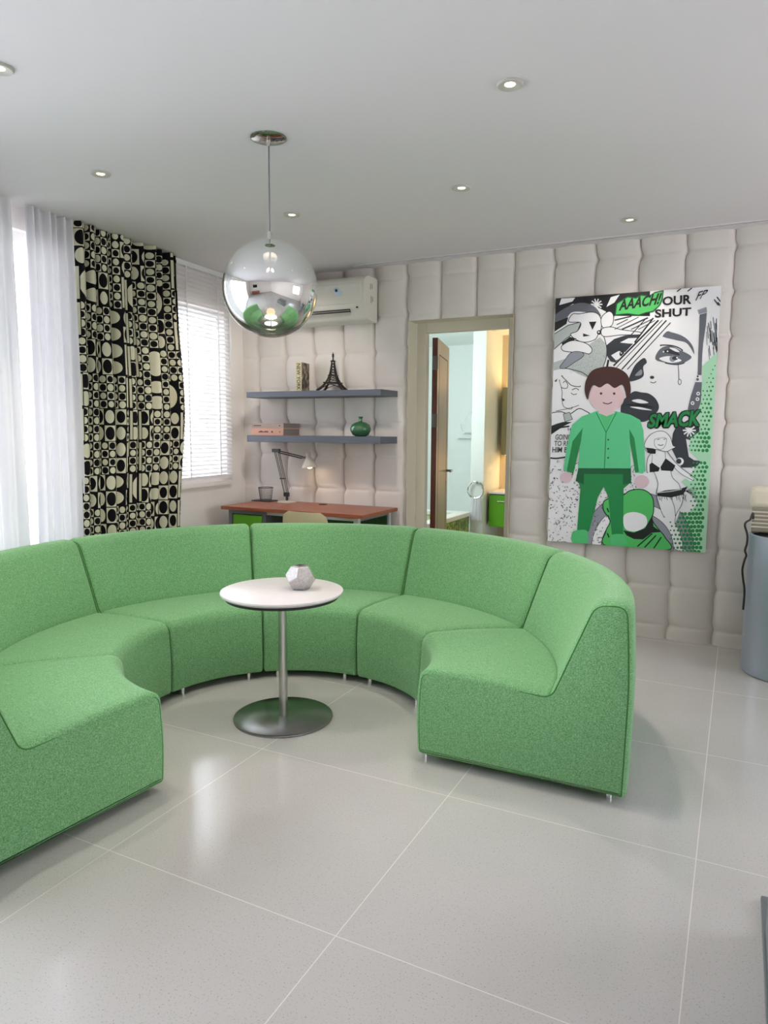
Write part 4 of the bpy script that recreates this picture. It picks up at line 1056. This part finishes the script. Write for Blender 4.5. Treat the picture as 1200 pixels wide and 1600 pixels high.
# line drawing of a woman in a bikini
poly('C', [(230, 560), (300, 480), (440, 470), (520, 560), (600, 640), (760, 780), (720, 800), (600, 720), (520, 700), (590, 830), (640, 960), (590, 1180), (545, 1290), (400, 1160), (345, 960), (355, 820), (300, 700), (235, 690)], 'white')
for pts in ([(290, 490), (240, 530), (228, 640), (240, 700)], [(300, 700), (355, 820), (335, 940), (360, 1060), (430, 1200)], [(505, 690), (520, 760), (590, 830), (600, 890)], [(470, 460), (530, 560), (620, 650), (800, 770)], [(540, 640), (620, 720), (760, 790)], [(640, 950), (625, 1060), (560, 1180), (555, 1280)], [(500, 990), (540, 1090), (550, 1190)]): stroke('C', pts, 6, 'black', True)
poly('C', [(200, 380), (250, 290), (330, 240), (420, 236), (490, 300), (520, 390), (550, 412), (500, 440), (440, 465), (330, 440), (320, 485), (240, 475), (210, 430)], 'white', True, 'black', 3)
poly('C', [(310, 360), (330, 320), (440, 310), (445, 360), (420, 420), (370, 440), (325, 410)], 'white', True, 'black', 2)
poly('C', [(215, 420), (300, 430), (330, 440), (320, 485), (240, 480)], 'black'); stroke('C', [(345, 330), (370, 322)], 7, 'black'); stroke('C', [(415, 325), (440, 320)], 7, 'black'); stroke('C', [(355, 385), (385, 395), (410, 385)], 8, 'char', True)
stroke('C', [(285, 590), (290, 500)], 5, 'black'); stroke('C', [(440, 545), (432, 470)], 5, 'black')
poly('C', [(258, 612), (285, 588), (375, 650), (360, 690), (260, 700)], 'black'); poly('C', [(382, 640), (440, 540), (550, 622), (520, 685), (390, 678)], 'black')
poly('C', [(345, 930), (430, 905), (600, 888), (690, 858), (640, 950), (500, 985), (345, 968)], 'black'); stroke('C', [(350, 930), (500, 915), (620, 890)], 12, 'lgrey')
for k_ in range(18): x = 350+k_*19; stroke('C', [(x, 950), (x+random.uniform(-14, 30), 990+random.uniform(0, 40))], 5, 'black')
for k_ in range(7): stroke('C', [(640, 925-k_*6), (760+random.uniform(0, 40), 860+k_*22)], 4, 'black')
# lower green shape with brush marks
poly('O', [(372, 1300), (380, 1245), (470, 1222), (520, 1190), (590, 1186), (640, 1225), (648, 1300), (640, 1350), (672, 1400), (712, 1450), (728, 1520), (392, 1500), (384, 1420), (408, 1360)], 'bgreen', True, 'black', 5)
poly('O', [(484, 1330), (540, 1310), (600, 1330), (612, 1372), (590, 1400), (540, 1418), (490, 1400)], 'white', True)
poly('O', [(480, 1412), (540, 1424), (600, 1400), (640, 1330), (648, 1390), (690, 1420), (640, 1424), (590, 1462), (540, 1460), (500, 1440)], 'black')
for x0, y0, x1, y1 in ((560, 1500, 640, 1430), (600, 1505, 660, 1440), (650, 1510, 690, 1450), (392, 1290, 400, 1310), (396, 1330, 404, 1350), (394, 1430, 402, 1450)): stroke('O', [(x0, y0), (x1, y1)], 7, 'black')
# standing person in a green suit
circ('O', 166, 1120, 32, 'pink', 30); circ('O', 582, 1140, 40, 'pink', 36)
poly('O', [(238, 1070), (520, 1070), (516, 1150), (482, 1180), (480, 1435), (418, 1435), (398, 1230), (372, 1170), (340, 1230), (292, 1418), (226, 1412), (244, 1180), (232, 1140)], 'green')
poly('O', [(200, 1425), (232, 1412), (280, 1416), (284, 1482), (240, 1488), (198, 1476)], 'lgreen', True); poly('O', [(416, 1440), (480, 1434), (500, 1470), (494, 1494), (420, 1494)], 'lgreen', True)
poly('O', [(330, 752), (440, 752), (520, 772), (572, 800), (590, 860), (602, 1080), (586, 1096), (546, 1092), (514, 900), (522, 1085), (230, 1085), (244, 900), (204, 1098), (150, 1078), (170, 940), (196, 830), (252, 782)], 'suit')
poly('O', [(244, 862), (256, 845), (246, 920), (205, 1098), (168, 1086), (200, 920)], 'green'); poly('O', [(512, 850), (540, 900), (566, 1086), (546, 1092), (516, 920)], 'green')
poly('O', [(232, 1068), (522, 1068), (524, 1150), (478, 1158), (478, 1100), (264, 1100), (262, 1158), (218, 1140)], 'dgreen')
poly('O', [(345, 752), (428, 752), (384, 860)], 'lgreen'); stroke('O', [(330, 760), (384, 870), (440, 760)], 5, 'green'); stroke('O', [(384, 870), (376, 1066)], 5, 'green')
for y in (910, 960, 1010): circ('O', 396, y, 5, 'dgreen')
poly('O', [(350, 730), (425, 730), (432, 762), (388, 780), (340, 762)], 'skin')
circ('O', 388, 672, 96, 'skin', 84, k_=32)
poly('O', [(282, 690), (266, 640), (274, 580), (304, 532), (350, 512), (400, 506), (452, 516), (498, 548), (516, 600), (518, 650), (500, 692), (488, 640), (470, 606), (430, 624), (390, 600), (350, 622), (312, 610), (292, 650)], 'brown', True)
for x in (356, 428): circ('O', x, 655, 7, 'brown')
stroke('O', [(368, 704), (392, 712), (414, 702)], 5, 'brown', True)
link('printed_artwork', art, amats, t, smooth=False)

# ------------------------------------------------------------------ behind the camera (seen in the mirror ball), then the added right-hand window
t = thing('television', 'flat black television on the rear wall, mirrored in the globe', 'television', (-1.9, YR+.05, 1.35))
bm = BM(); box(bm, -.5, .5, -.03, .02, 0, .6); link('casing', bm, M['black'], t, smooth=False); bm = BM(); box(bm, -.48, .48, .0201, .022, .02, .58); link('screen', bm, M['screen'], t, smooth=False)
t = thing('sideboard', 'cherry wood sideboard under the television, mirrored in the globe', 'sideboard', (-1.9, YR+.30, 0))
bm = BM(); box(bm, -.9, .9, -.26, .22, .06, .72); link('carcass', bm, M['wood'], t, smooth=False); bm = BM(); box(bm, -.92, .92, -.27, .24, .72, .75); link('top', bm, M['white_lam'], t, smooth=False)
for k_ in range(3):
    bm = BM(); box(bm, -.88+k_*.6, -.3+k_*.6, .22, .238, .08, .7); link('door', bm, M['wood'], t, smooth=False)
w3 = bpy.data.objects.new('fill_window', None); COL.objects.link(w3); struct(w3, 'unseen window added in the right wall to light the room')  # added out of view as fill light from the right
bm = BM()
for y0, y1 in ((W3[0], W3[0]+.06), (W3[1]-.06, W3[1]), ((W3[0]+W3[1])/2-.03, (W3[0]+W3[1])/2+.03)): box(bm, XR+.04, XR+.11, y0, y1, W3[2], W3[3])
box(bm, XR+.04, XR+.11, W3[0]+.06, W3[1]-.06, W3[3]-.06, W3[3]); box(bm, XR+.04, XR+.11, W3[0]+.06, W3[1]-.06, W3[2], W3[2]+.06); link('window_frame', bm, M['white'], w3, smooth=False)
bm = BM(); box(bm, XR+.07, XR+.076, W3[0]+.06, W3[1]-.06, W3[2]+.06, W3[3]-.06); link('pane', bm, M['pane'], w3, smooth=False)
